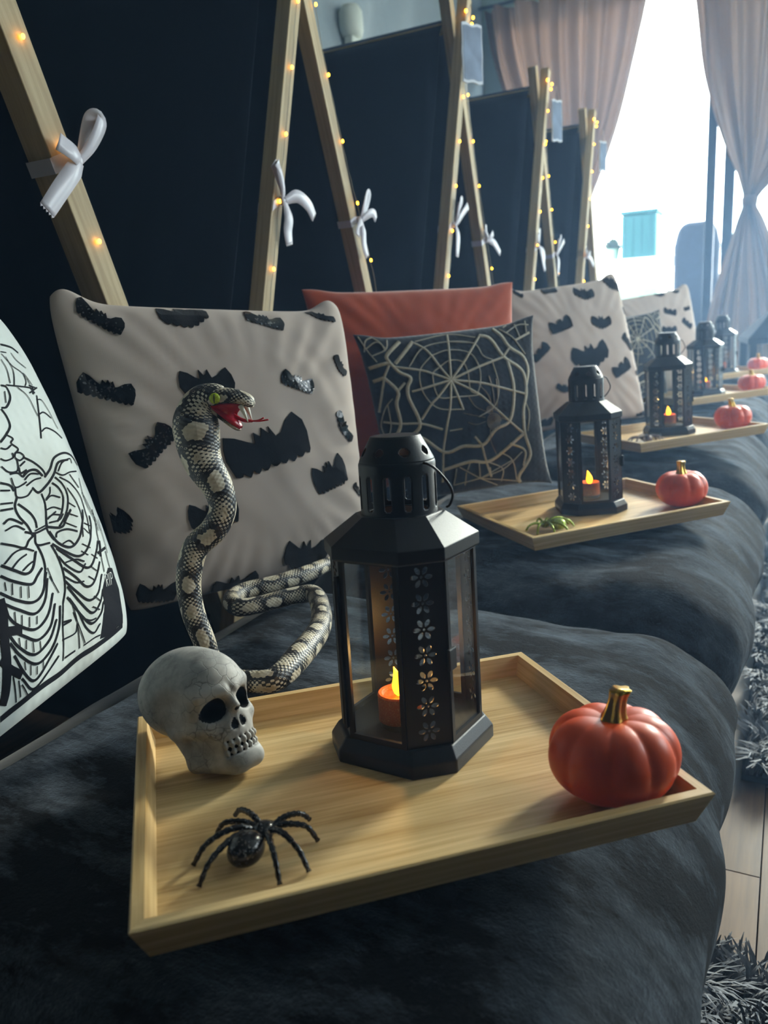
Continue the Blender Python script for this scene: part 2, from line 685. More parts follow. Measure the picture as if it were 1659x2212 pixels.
M_['wall_dark'] = plain('deep_slate_paint', '#2c343a', .8)
M_['ceiling'] = plain('ceiling_white', '#c9cccb', .9, nb=(150, .1, .0005))
M_['frame_dark'] = plain('dark_door_frame', '#22303d', .4)
M_['floor_wood'] = wood('oak_laminate', '#4a3524', '#775b41', (5, 70, 70), .38, .12)
M_['gap'] = plain('plank_joint', '#20170f', .9)
M_['rug'] = plain('grey_shag', '#50545c', .85, sheen=.6, cvar=.3, cscale=60)
M_['rug_back'] = plain('rug_backing', '#23262b', .95, nb=(100, .3, .002))
M_['grey_cloth'] = plain('grey_sheet', '#7f8b90', .5, 0, .5, nb=(20, .5, .01))
M_['pale'] = plain('pale_plastic', '#b9bfb4', .5)
M_['patio'] = plain('pale_paving', '#c9cdca', .8, nb=(30, .2, .003))
M_['teal'] = plain('teal_fabric', '#1f5c60', .7, nb=(60, .2, .002))
M_['sage'] = plain('sage_fabric', '#9db6a2', .8, nb=(60, .2, .002))
M_['white_rattan'] = plain('white_rattan', '#e8e8e4', .6, nb=(90, .5, .003))
M_['chair_dark'] = plain('dark_blue_fabric', '#101b2e', .85, sheen=.3, nb=(120, .3, .002), cvar=.3, cscale=18)


# ------------------------------------------------------------------ the room
def wall(name, mb, mat):
    return structure(mb.obj(name, mat))


FX0, FX1, FY0, FY1 = -2.1, 2.4, -2.2, 6.0
floor = structure(MB().box((FX0-.1, FY0-.1, -.06), (FX1+.1, FY1+.15, -.008)).obj('floor', M_['gap']))
pw, pl = .193, 1.29
plank_me = {}
for i in range(int((FX1-FX0)/pw)+1):
    off = {9: 1.068, 10: 1.068}.get(i, (i*.47) % pl)
    y = off-pl*4
    while y < FY1:
        y0, y1 = max(y, FY0), min(y+pl, FY1)
        if y1-y0 > .05:
            key = round(y1-y0, 3)
            if key not in plank_me:
                o = MB().box((-(y1-y0)/2+.0008, -pw/2+.0008, -.008), ((y1-y0)/2-.0008, pw/2-.0008, 0)).obj('plank', M_['floor_wood'], floor, bevel=.0006)
                plank_me[key] = o
            else:
                o = plank_me[key].copy()
                link(o, floor)
            o.location = (FX0+pw*(i+.5)-.02, (y0+y1)/2, 0)
            o.rotation_euler = (0, 0, PI/2 if (i+int(y*3)) % 2 else -PI/2)
        y += pl

WZ, CZ = 2.80, 3.0
wall('wall_left', MB().box((FX0-.1, FY0-.1, 0), (FX0, FY1, CZ)), M_['wall_side'])
wall('wall_far', MB().box((FX0-.1, FY1, 0), (-1.95, FY1+.15, CZ)).box((1.55, FY1, 0), (FX1+.1, FY1+.15, CZ)).box((-1.95, FY1, WZ), (1.55, FY1+.15, CZ)), M_['wall_teal'])
wall('wall_right', MB().box((FX1, FY0, 0), (FX1+.1, 2.0, CZ)).box((FX1, 4.6, 0), (FX1+.1, FY1, CZ)).box((FX1, 2.0, 0), (FX1+.1, 4.6, 1.1)).box((FX1, 2.0, 2.4), (FX1+.1, 4.6, CZ)), M_['wall_teal'])
wall('wall_back', MB().box((FX0-.1, FY0-.1, 0), (FX1+.1, FY0, CZ)), M_['wall_dark'])
wall('ceiling', MB().box((FX0-.1, FY0-.1, CZ), (FX1+.1, FY1+.15, CZ+.1)), M_['ceiling'])
win = structure(MB().box((-1.95, 6.02, 0), (-1.90, 6.12, WZ)).box((1.50, 6.02, 0), (1.55, 6.12, WZ)).box((-1.90, 6.02, WZ-.05), (1.50, 6.12, WZ)).box((-1.9, 6.02, 0), (1.5, 6.12, .03)).obj('window_1', M_['frame_dark'], bevel=.004))
for x0, x1 in ((-.575, -.515), (-.47, -.40)):
    MB().box((x0, 6.03 if x0 < -.5 else 6.075, .03), (x1, 6.07 if x0 < -.5 else 6.115, WZ-.05)).obj('window_post', M_['frame_dark'], win, bevel=.004)
MB().box((-.40, 6.09, .03), (1.5, 6.096, WZ-.05)).obj('pane', M_['window_glass'], win)
fill_win = structure(MB().box((FX1+.02, 2.0, 1.1), (FX1+.08, 4.6, 1.15)).box((FX1+.02, 2.0, 2.35), (FX1+.08, 4.6, 2.4)).box((FX1+.02, 2.0, 1.15), (FX1+.08, 2.05, 2.35)).box((FX1+.02, 4.55, 1.15), (FX1+.08, 4.6, 2.35)).box((FX1+.02, 3.275, 1.15), (FX1+.08, 3.325, 2.35)).obj('added_fill_window', M_['frame_dark']))  # invented window outside the view, added to let in side fill light
structure(MB().box((-9, 6.16, -.16), (9, 16, -.06)).obj('patio', M_['patio']))

# thin blue scattering volume, added to imitate lens glare towards the window
hz = bpy.data.materials.new('lens_glare_volume')
hz.use_nodes = True
hz.node_tree.nodes.clear()
ho = hz.node_tree.nodes.new('ShaderNodeOutputMaterial')
hv = hz.node_tree.nodes.new('ShaderNodeVolumeScatter')
hv.inputs['Density'].default_value = .034
hv.inputs['Color'].default_value = (.38, .62, 1, 1)
hv.inputs['Anisotropy'].default_value = .4
hz.node_tree.links.new(hv.outputs[0], ho.inputs['Volume'])
glare_veil = MB().box((FX0-.04, FY0-.04, -.02), (FX1+.04, FY1+.01, CZ+.02)).obj('glare_veil', hz)
glare_veil['kind'] = 'stuff'
glare_veil['label'] = 'thin blue grey volume filling the room, added to imitate lens glare'
glare_veil['category'] = 'glare_veil'

# ------------------------------------------------------------------ frames and placing
def rot3(a, b, c):
    return Matrix.Rotation(math.radians(a), 4, 'Z') @ Matrix.Rotation(math.radians(b), 4, 'X') @ Matrix.Rotation(math.radians(c), 4, 'Y')


def place(p, ang):
    return Matrix.Translation(Vector(p)) @ rot3(*ang)


A2 = (45.275, -1.971, -1.352)
TR = [place((-.275, .502, .460), (43.219, -3.506, .996)), place((-.324, 1.428, .439), A2)]
for P in ((-.285, 2.244, .443), (-.279, 3.18, .438), (-.283, 4.036, .438)):
    r = rot3(*A2)
    TR.append(Matrix.Translation(Vector(P) - (r @ Vector((.031, .034, -.019)))) @ r)

# ------------------------------------------------------------------ beds and fleece throws
MW, PITCHY, BX0, BX1 = .425, .86, -.775, -.044
MTOP = .388
BEDY = [.62+PITCHY*k for k in range(5)]


def rbox(px, py, pz, hx, hy, z1, R, dome, wr=0, seed=0, off=0):
    """Point of the unit-cube surface -> point on a soft rounded mattress; px,py in -1..1, pz in 0..1."""
    x, y, z = px*hx, py*hy, pz*z1
    ix, iy, iz = hx-R, hy-R, z1-R
    qx, qy, qz = max(-ix, min(ix, x)), max(-iy, min(iy, y)), min(z, iz)
    d = Vector((x-qx, y-qy, z-qz))
    if d.length > 1e-9:
        d.normalize()
    p = Vector((qx, qy, qz))+d*(R+off)
    k = max(0, pz)
    p.z += dome*(1-(p.x/hx)**2)*(1-(p.y/hy)**2)*(1 if pz > .95 else 0)
    if pz > .5:
        p.z += .034*max(0, (-.08-p.x)/(2*hx))**1.2*p.z/z1   # the head end lies a little higher
    # soft bulge of the sides
    s = math.sin(PI*min(1, max(0, p.z/z1)))
    p.x += d.x*.012*s-max(0, d.x)*.11*max(0, 1-p.z/(z1*.8))
    p.y += d.y*.012*s
    if wr:
        q = Vector((p.x*6+seed, p.y*6, p.z*6))
        w = mnoise.noise(q)*wr+mnoise.noise(q*2.7)*wr*.45
        side = 1-abs(d.z)
        fold = math.sin((p.x*1.3+p.y*1.1)*24+mnoise.noise(q*.8)*5+seed)*wr*.8*side*(1-p.z/z1)*2.6
        p += d*(w+fold)
        p.z += mnoise.noise(Vector((p.x*9+seed, p.y*9, 3)))*wr*.5*(1 if pz > .95 else 0)
    return p


def shell(nx, ny, nz, fn, keep=None):
    """Five-sided box grid mapped through fn (no bottom)."""
    idx, V, F = {}, [], []

    def vid(i, j, k):
        key = (i, j, k)
        if key not in idx:
            idx[key] = len(V)
            V.append(fn(2*i/nx-1, 2*j/ny-1, k/nz))
        return idx[key]
    quads = []
    for i in range(nx):
        for j in range(ny):
            quads.append([(i, j, nz), (i+1, j, nz), (i+1, j+1, nz), (i, j+1, nz)])
    for k in range(nz):
        for i in range(nx):
            quads.append([(i, 0, k), (i+1, 0, k), (i+1, 0, k+1), (i, 0, k+1)])
            quads.append([(i+1, ny, k), (i, ny, k), (i, ny, k+1), (i+1, ny, k+1)])
        for j in range(ny):
            quads.append([(nx, j, k), (nx, j+1, k), (nx, j+1, k+1), (nx, j, k+1)])
            quads.append([(0, j+1, k), (0, j, k), (0, j, k+1), (0, j+1, k+1)])
    for q in quads:
        if keep is None or keep([sum(a[t] for a in q)/4/n for t, n in ((0, nx), (1, ny), (2, nz))]):
            F.append(tuple(vid(*a) for a in q))
    return V, F


HX = (BX1-BX0)/2
CXB = (BX0+BX1)/2
bed_names = ['nearest', 'second', 'third', 'fourth', 'fifth']
EDGE = .19     # the throw ends this share from the head end
for k, cy in enumerate(BEDY):
    q = 1 if k < 2 else .5
    t = thing('mattress', '%s low mattress of the row, black satin sheet showing at its head' % bed_names[k], 'mattress', (CXB, cy, 0), group='row of low beds')
    nx, ny, nz = int(60*q), int(60*q), int(24*q)
    V, F = shell(nx, ny, nz, lambda a, b, c: rbox(a, b, c, HX, MW, MTOP, .12, .006, .0025, k*3.7, off=-.008))
    mesh_obj('satin_sheet', V, F, M_['satin'], t, True)
    nx, ny, nz = int(150*q), int(150*q), int(60*q)
    V, F = shell(nx, ny, nz, lambda a, b, c: rbox(a, b, c, HX+.004, MW+.002, MTOP, .125, .006, .0085, k*3.7+9, off=.011), keep=lambda c: c[0] > EDGE and c[2] > .03)
    o = mesh_obj('fleece_throw', V, F, M_['fleece'], None, True, solid=.007, soff=-1)
    o.location = (CXB, cy, 0)
    tag(o, ['charcoal fleece throw on the nearest bed, under the tray with the skull', 'charcoal fleece throw on the second bed, under the tray with the green spider', 'charcoal fleece throw on the third bed from the camera', 'charcoal fleece throw on the fourth bed, third behind the nearest', 'charcoal fleece throw on the farthest bed by the curtain'][k], 'blanket', 'fleece throws over the beds')

# ------------------------------------------------------------------ bamboo trays
def make_tray():
    t = thing('serving_tray', 'x', 'tray')
    W, D, H, T, S = .195, .151, .025, .0085, .009
    MB().box((-W+S+.004, -D+S+.004, -H+.0005), (W-S-.004, D-S-.004, -.019)).obj('tray_base', M_['bamboo'], t)
    def rim(L, D_, rz):
        # mitred flaring side, outer top edge at y=-D_
        def ring(x):
            s = 1 if x > 0 else -1
            return [(s*(L-S), -(D_-S), -H), (s*L, -D_, -.0012), (s*(L-.0012), -(D_-.0012), 0), (s*(L-T), -(D_-T), 0), (s*(L-S-T*.8), -(D_-S-T*.8), -H)]
        o = MB().loft([ring(-1), ring(1)]).obj('rim', M_['bamboo'], t)
        o.rotation_euler = (0, 0, rz)
        return o
    rim(W, D, 0)
    rim(W, D, PI)
    rim(D, W, PI/2)
    rim(D, W, -PI/2)
    return t


tray0 = make_tray()
tray_labels = ['bamboo tray holding the skull, the black spider and the nearest lantern', 'bamboo tray on the second bed holding a green glitter spider and lantern',
               'bamboo tray on the third bed with a small brown spider beside its lantern', 'bamboo tray on the fourth bed, mostly hidden behind two lanterns', 'farthest bamboo tray, at the end of the bed row']
trays = []
for k, mw in enumerate(TR):
    t = tray0 if k == 0 else copy_tree(tray0)
    t.matrix_world = mw
    tag(t, tray_labels[k], 'tray', 'bamboo trays across the beds')

# ------------------------------------------------------------------ lanterns
def octa(h, c, z):
    g = h-c
    return [(h, -g, z), (h, g, z), (g, h, z), (-g, h, z), (-h, g, z), (-h, -g, z), (-g, -h, z), (g, -h, z)]


def flower_panel(w, h, th, n, pitch, r):
    cu = bpy.data.curves.new('panel', 'CURVE')
    cu.dimensions = '2D'
    cu.fill_mode = 'BOTH'
    cu.extrude = th/2

    def poly(pts):
        s = cu.splines.new('POLY')
        s.points.add(len(pts)-1)
        for q, p in zip(s.points, pts):
            q.co = (p[0], p[1], 0, 1)
        s.use_cyclic_u = True
    poly([(-w/2, -h/2), (w/2, -h/2), (w/2, h/2), (-w/2, h/2)])
    for i in range(n):
        cy = (i-(n-1)/2)*pitch
        poly([(.0011*math.cos(a*PI/3), cy+.0011*math.sin(a*PI/3)) for a in range(6)])
        for j in range(6):
            a = j*PI/3
            pts = []
            for q in range(10):
                b = 2*PI*q/10
                x = r*.63+r*.36*math.cos(b)
                y = r*.19*math.sin(b)*(1.1 if math.cos(b) > -.5 else .7)
                pts.append((x*math.cos(a)-y*math.sin(a), cy+x*math.sin(a)+y*math.cos(a)))
            poly(pts)
    ob = bpy.data.objects.new('panel', cu)
    COL.objects.link(ob)
    dg = bpy.context.evaluated_depsgraph_get()
    me = bpy.data.meshes.new_from_object(ob.evaluated_get(dg))
    bpy.data.objects.remove(ob)
    return me


def slotted(profile, nseg, rows, hole, mats, name, parent, thick=.0012):
    """Surface of revolution with the cells for which hole(angle, t) holds left open."""
    V, F = [], []
    for i in range(rows+1):
        t = i/rows
        r, z = profile(t)
        for j in range(nseg):
            a = 2*PI*j/nseg
            V.append((r*math.cos(a), r*math.sin(a), z))
    for i in range(rows):
        for j in range(nseg):
            if not hole((j+.5)/nseg, (i+.5)/rows):
                a, b = i*nseg+j, i*nseg+(j+1) % nseg
                F.append((a, b, b+nseg, a+nseg))
    return mesh_obj(name, V, F, mats, parent, True, solid=thick)


def make_lantern():
    t = thing('lantern', 'x', 'lantern')
    bm = M_['black_metal']
    MB().loft([octa(.0615, .0262, 0), octa(.0615, .0262, .011), octa(.0565, .0245, .0195), octa(.0555, .0242, .021)]).obj('base', bm, t, bevel=.0012)
    Hh, Cc = .0535, .0262
    z0, z1 = .0205, .1755
    gh = Hh-Cc
    me = None
    for q in range(4):
        a = PI/4+q*PI/2
        rr = (Hh*math.sqrt(2)-Cc/math.sqrt(2))
        M = Matrix.Translation((rr*math.cos(a), rr*math.sin(a), (z0+z1)/2)) @ Matrix.Rotation(a+PI/2, 4, 'Z') @ Matrix.Rotation(PI/2, 4, 'X')
        if me is None:
            me = flower_panel(Cc*math.sqrt(2)-.0006, z1-z0, .0012, 7, .0212, .0092)
            me.materials.append(bm)
        o = link(bpy.data.objects.new('perforated_panel', me), t)
        o.matrix_local = M
    fm = None
    for q in range(4):
        a = q*PI/2
        M = Matrix.Translation((Hh*math.cos(a), Hh*math.sin(a), 0)) @ Matrix.Rotation(a, 4, 'Z')
        if fm is None:
            mb = MB()
            b = .0042
            for lo, hi in (((-.0015, -gh, z0), (.0015, -gh+b, z1)), ((-.0015, gh-b, z0), (.0015, gh, z1)), ((-.0015, -gh+b, z0), (.0015, gh-b, z0+b+.001)), ((-.0015, -gh+b, z1-b), (.0015, gh-b, z1))):
                mb.box(lo, hi)
            o = mb.obj('window_frame', bm, t)
            fm = o.data
            g = MB().box((-.001, -gh+b, z0+b+.001), (-.0001, gh-b, z1-b)).obj('pane', M_['glass'], o)
            gm = g.data
        else:
            o = link(bpy.data.objects.new('window_frame', fm), t)
            link(bpy.data.objects.new('pane', gm), o)
        o.matrix_local = M
    # latch tab and hinge strip on the door
    MB().box((Hh+.001, -gh-.004, .083), (Hh+.004, -gh+.008, .101)).obj('latch', bm, t, bevel=.001)
    MB().box((-gh-.003, -Hh-.004, .03), (-gh-.0005, -Hh-.0005, .160)).tube([(-gh-.003, -Hh-.003, .034), (-gh-.003, -Hh-.003, .156)], .0016, 8).obj('hinge', bm, t)
    rf = MB().loft([octa(.0555, .0262, .172), octa(.0572, .0262, .174), octa(.0572, .0262, .184), octa(.0345, .0185, .2035), octa(.0335, .0180, .2045)], cap0=False, cap1=False)
    n = 8
    rf.add([p for p in octa(.0335, .0180, .2045)]+[(.0285*math.cos(PI/4*(i)-PI/8*1), .0285*math.sin(PI/4*(i)-PI/8), .2045) for i in range(8)], [(i, (i+1) % 8, 8+(i+1) % 8, 8+i) for i in range(8)])
    rf.obj('roof', bm, t, solid=.0011, bevel=.0012)
    def slot(a, s):
        x = ((a*12) % 1)-.5
        y = (s-.43)/.32
        w = .19*math.sqrt(max(0, 1-max(0, abs(y)-.8)**2/.04)) if abs(y) < 1 else -1
        return abs(x) < w and abs(y) < 1
    slotted(lambda s: (.0318 if s < .93 else .0318-.0006*((s-.93)/.07)**2*2, .2035+.0440*s), 192, 36, slot, bm, 'tower', t)
    def rnd(a, s):
        x = (((a*8+.5) % 1)-.5)*2*PI*.027/8
        y = (s-.42)*.022
        return x*x+y*y < .0042**2
    slotted(lambda s: (.0310-.0100*s**1.05, .2475+.0190*s), 192, 30, rnd, bm, 'vent_cap', t)
    MB().loft([[(r*math.cos(2*PI*j/48), r*math.sin(2*PI*j/48), z) for j in range(48)] for r, z in ((.0212, .2662), (.0206, .2672), (.0190, .2676))]).obj('top_disc', bm, t, smooth=False)
    pts = catmull([(.0305, -.010, .246), (.0345, -.009, .245), (.039, -.004, .240), (.0455, .004, .227), (.0440, .012, .217), (.038, .018, .208), (.034, .020, .2055)], 5)
    MB().tube(pts, .0011, 8).obj('wire_handle', bm, t, smooth=True)
    return t


lan0 = make_lantern()
lan_labels = ['nearest black metal lantern with pierced flower panels, on the tray with the skull', 'second black lantern of the row, on the tray with the green spider',
              'third black lantern of the row, on the tray with the small brown spider', 'fourth black lantern, between the third lantern and the curtain', 'fifth black lantern, farthest of the matching row, half hidden']
LPOS = [(.0370, .0435), (.031, .034), (.031, .034), (.031, .034), (.031, .034)]
LYAW = [-48, -21, -25, -15, -12]


def on_tray(k, x, y, yaw=0, z=-.019):
    return TR[k] @ Matrix.Translation((x, y, z)) @ Matrix.Rotation(math.radians(yaw), 4, 'Z')


for k in range(5):
    t = lan0 if k == 0 else copy_tree(lan0)
    t.matrix_world = on_tray(k, *LPOS[k], LYAW[k])
    tag(t, lan_labels[k], 'lantern', 'black pierced lanterns on the trays')

# tealights inside the lanterns
def make_tealight():
    t = thing('tealight', 'x', 'candle')
    n = 40
    def ring(r, z):
        return [(r*math.cos(2*PI*j/n), r*math.sin(2*PI*j/n), z) for j in range(n)]
    MB().loft([ring(.0172, 0), ring(.0172, .006)]).obj('battery_base', M_['black_plastic'], t, bevel=.0004)
    MB().loft([ring(.0185, .006), ring(.0185, .0285), ring(.0175, .030), ring(.0150, .0296), ring(.0135, .0270), ring(.004, .0262)]).obj('candle_cup', M_['candle'], t, smooth=False)
    pr = [(.0018, .0262), (.0042, .0285), (.0056, .0325), (.0057, .036), (.0046, .0405), (.0030, .0445), (.0014, .0485), (.0003, .0515)]
    mb = MB().loft([[(r*math.cos(2*PI*j/20)-.0035*max(0, (z-.038)/.0135)**1.5, r*math.sin(2*PI*j/20), z) for j in range(20)] for r, z in pr])
    mb.obj('flame', M_['flame'], t, smooth=True)
    l = bpy.data.lights.new('led_glow', 'POINT')
    l.energy = .10
    l.color = (1.0, .55, .18)
    l.shadow_soft_size = .006
    lo = link(bpy.data.objects.new('led_glow', l), t)
    lo.location = (0, 0, .060)
    return t


tea0 = make_tealight()
for k in range(5):
    t = tea0 if k == 0 else copy_tree(tea0)
    x, y = LPOS[k]
    if k == 0:
        x, y = .0245, .034
    t.matrix_world = on_tray(k, x, y, -30+k*25, -.019+.0212)
    tag(t, ['orange glitter tealight with lit flame inside the nearest lantern', 'orange tealight glowing inside the second lantern', 'orange tealight glowing inside the third lantern', 'orange tealight inside the fourth lantern', 'orange tealight inside the farthest lantern of the row'][k], 'candle', 'battery tealights in the lanterns')

# ------------------------------------------------------------------ pumpkins
def make_pumpkin():
    t = thing('pumpkin', 'x', 'pumpkin')
    n, k = 120, 40
    nl = 9
    V, F = [], []
    for i in range(k+1):
        a = -PI/2+PI*i/k
        ca, sa = math.cos(a), math.sin(a)
        for j in range(n):
            b = 2*PI*j/n
            lobe = abs(math.cos(b*nl/2+.35*math.sin(b)))
            g = 1-.085*(1-lobe**.55)*(ca**.5)*(1 if sa > -.2 else .6)
            R = .0468*(ca**.80)*g*(1+.03*math.sin(2*b+1))
            z = .0340+.0340*sa
            if sa > .2:
                z -= .0095*((1-ca)**2.2)*1.0+.002*(1-lobe)*ca
            if sa < -.6:
                z = max(z, .0015*(1-ca))
            V.append((R*math.cos(b), R*math.sin(b), z))
    for i in range(k):
        for j in range(n):
            p, q = i*n+j, i*n+(j+1) % n
            F.append((p, q, q+n, p+n))
    mesh_obj('pumpkin_body', V, F, M_['pumpkin'], t, True)
    rings = []
    for s in np.linspace(0, 1, 12):
        r = .0060+.0085*(1-s)**3.2+.0012*max(0, s-.8)/.2
        cx, cy, cz = .006*s**1.6, .003*s, .053+.029*s
        rings.append([(cx+r*(1+.16*math.cos(5*(2*PI*j/30)+s*2))*math.cos(2*PI*j/30), cy+r*(1+.16*math.cos(5*(2*PI*j/30)+s*2))*math.sin(2*PI*j/30), cz) for j in range(30)])
    MB().loft(rings).obj('stem', M_['gold'], t, smooth=True)['label'] = 'gold painted stem'
    return t


pk0 = make_pumpkin()
PP = [(.147, -.099), (.165, -.06), (.165, -.055), (.165, -.055), (.150, -.06)]
for k in range(5):
    t = pk0 if k == 0 else copy_tree(pk0)
    t.matrix_world = on_tray(k, *PP[k], k*57-28)
    tag(t, ['orange pumpkin with gold stem, largest in view, in the corner of the nearest tray', 'orange pumpkin with gold stem on the second tray', 'orange pumpkin with gold stem on the third tray', 'orange pumpkin on the fourth tray, just before the farthest one', 'farthest orange pumpkin, small at the right edge'][k], 'pumpkin', 'orange pumpkins with gold stems')

# ------------------------------------------------------------------ spiders
def make_spider(mat, flat=0):
    t = thing('toy_spider', 'x', 'toy spider')
    ab, ce = Vector((-.1191, -.0800, 0)), Vector((-.1075, -.0635, 0))
    c0 = (ab+ce)/2
    d = (ce-ab).normalized()
    ang = math.atan2(d.y, d.x)
    Mr = Matrix.Rotation(ang, 3, 'Z')
    mb = MB().ellipsoid(ab-c0-d*.005+Vector((0, 0, .0118)), (.0150, .0122, .0105), 20, 14, M=Mr)
    mb.obj('abdomen', mat, t, smooth=True)
    mb = MB().ellipsoid(ce-c0-d*.001+Vector((0, 0, .0100)), (.0098, .0082, .0065), 16, 10, M=Mr)
    mb.ellipsoid(ce-c0+d*.007+Vector((0, 0, .0095)), (.0040, .0052, .0036), 12, 8, M=Mr)
    for s in (-1, 1):
        q = ce-c0+d*.010+Vector((-d.y, d.x, 0))*s*.003
        mb.ellipsoid(q+Vector((0, 0, .0095)), (.0026, .0018, .0018), 8, 6, M=Mr)
    mb.obj('head', mat, t, smooth=True)
    tips = [(-0.1548, -0.0982), (-0.1571, -0.0733), (-0.1403, -0.0454), (-0.1242, -0.0287), (-0.105, -0.1154), (-0.0848, -0.1092), (-0.0724, -0.077), (-0.0738, -0.0553)]
    for i, (x, y) in enumerate(tips):
        tip = Vector((x, y, 0))-c0
        side = 1 if i < 4 else -1
        s = i % 4
        root = ce-c0+d*(-.006+.0035*s)+Vector((-d.y, d.x, 0))*side*.0045
        root.z = .0095
        f = tip-root
        f.z = 0
        zz = [.0095, .0165, .0175, .0125, .0015]
        if i in (2, 3, 7, 6):
            zz = [.0095, .0135, .0145, .012, .0055 if i in (3, 7) else .0015]
        pts = [Vector((root.x, root.y, 0))+f*u+Vector((0, 0, z)) for u, z in zip((0, .22, .5, .8, 1), zz)]
        pts = catmull(pts, 6)
        rad = [.0026-.0009*(q/(len(pts)-1))+.0003*math.sin(q*2.4) for q in range(len(pts))]
        MB().tube(pts, rad, 10).obj('leg', mat, t, smooth=True)
    return t


sp = make_spider(M_['spider_black'])
sp.matrix_world = on_tray(0, -.1133, -.07175, 0)
tag(sp, 'black glitter toy spider lying on the nearest tray', 'toy spider')
sp2 = make_spider(M_['spider_green'])
sp2.matrix_world = on_tray(1, -.112, -.062, 70)
tag(sp2, 'green gold glitter toy spider on the second tray', 'toy spider')
sp3 = copy_tree(sp2)
for c in kids(sp3):
    c.data = c.data.copy()
    c.data.materials.clear()
    c.data.materials.append(M_['spider_brown'])
sp3.matrix_world = on_tray(2, -.11, -.055, 20)
tag(sp3, 'small dark brown toy spider on the third tray', 'toy spider')


# ------------------------------------------------------------------ skull
def skull_sdf(X, Y, Z):
    AX = np.abs(X)
    d = s_ell(X, Y, Z, (0, .11, .650), (.345, .450, .345))
    d = smin(d, s_ell(X, Y, Z, (0, -.16, .60), (.275, .22, .27)), .10)          # forehead
    d = smin(d, s_ell(X, Y, Z, (0, -.20, .33), (.21, .185, .24)), .10)          # maxilla
    d = smin(d, s_cap(AX, Y, Z, (.245, .06, .43), (.185, -.245, .385), .050, .062), .05)   # cheekbone
    d = smin(d, s_cap(AX, Y, Z, (.235, .04, .40), (.205, -.02, .16), .055, .05), .05)   # ramus
    d = smin(d, s_cap(AX, Y, Z, (.205, -.02, .15), (.085, -.315, .075), .062, .070), .06)  # jaw
    d = smin(d, s_ell(X, Y, Z, (0, -.30, .085), (.125, .10, .088)), .05)       # chin
    d = smin(d, s_ell(X, Y, Z, (0, -.24, .15), (.155, .14, .12)), .06)
    d = smin(d, s_ell(X, Y, Z, (0, -.10, .24), (.205, .20, .20)), .06)
    d = smin(d, s_cap(AX, Y, Z, (.045, -.375, .605), (.20, -.285, .635), .036, .045), .05)  # brow
    d = smin(d, s_cap(X, Y, Z, (0, -.365, .58), (0, -.405, .47), .030, .034), .03)       # nose bridge
    d = smax(d, -s_ell(AX, Y, Z, (.385, -.10, .60), (.11, .17, .16)), .06)     # temple hollow
    d = smax(d, -s_ell(AX, Y, Z, (.27, -.24, .24), (.065, .13, .085)), .05)    # hollow cheek
    # eye sockets
    ca, sa = math.cos(.3), math.sin(.3)
    ex, ez = (AX-.135), (Z-.500)
    u, w = ex*ca-ez*sa, ex*sa+ez*ca
    sock = s_ell(u, Y, w, (0, -.36, 0), (.098, .165, .078))
    d = smax(d, -sock, .022)
    n1 = s_cap(AX, Y, Z, (.016, -.43, .445), (.042, -.40, .350), .024, .038)
    d = smax(d, -n1, .012)
    # mouth gap and teeth
    th = np.arctan2(X, -(Y+.16))
    rr = np.sqrt(X**2+(Y+.16)**2)
    gap = np.maximum(np.abs(Z-.205)-.055, np.abs(rr-.235)-.052)
    gap = np.maximum(gap, np.abs(th)-.78)
    d = smax(d, -gap, .012)
    pit = .235
    tt = (th/pit-np.round(th/pit))*pit*.215
    row1 = np.sqrt((tt/.024)**2+((rr-.205)/.030)**2+((Z-.232)/.031)**2)-1
    row2 = np.sqrt((tt/.023)**2+((rr-.200)/.028)**2+((Z-.176)/.028)**2)-1
    teeth = np.minimum(row1, row2)*.024
    teeth = np.maximum(teeth, np.abs(th)-.76)
    d = smin(d, teeth, .006)
    d = np.maximum(d, -(Z-.004))
    return d


V, F = surfnet(skull_sdf, (-.40, -.52, -.03), (.40, .66, 1.04), .0115)
S_ = .112
cx_, cy_, cz_ = V[F].mean(1).T
AXc = np.abs(cx_)
ca, sa = math.cos(.3), math.sin(.3)
u_, w_ = (AXc-.135)*ca-(cz_-.5)*sa, (AXc-.135)*sa+(cz_-.5)*ca
dark = ((u_/.104)**2+(w_/.084)**2 < 1) & (cy_ < -.18)
dark &= ~(np.sqrt(u_**2/.104**2+w_**2/.084**2) > .93)
dark |= (s_cap(AXc, cy_, cz_, (.016, -.43, .445), (.042, -.40, .350), .026, .040) < 0)
th_ = np.arctan2(cx_, -(cy_+.16))
rr_ = np.sqrt(cx_**2+(cy_+.16)**2)
dark |= (np.abs(cz_-.205) < .058) & (rr_ < .208) & (np.abs(th_) < .74) & (cy_ < -.2)
sk = mesh_obj('skull', V*S_, F, [M_['bone'], M_['black_paint']], None, True, fmat=dark.astype(int))
_rs = Matrix.Rotation(math.radians(-20), 3, 'X')
_low = min((_rs @ v.co).z for v in sk.data.vertices)
sk.matrix_world = on_tray(0, -.126, .063, 36, -.0188-_low) @ _rs.to_4x4()
tag(sk, 'small grey white plaster skull with black eye sockets on the nearest tray', 'skull')

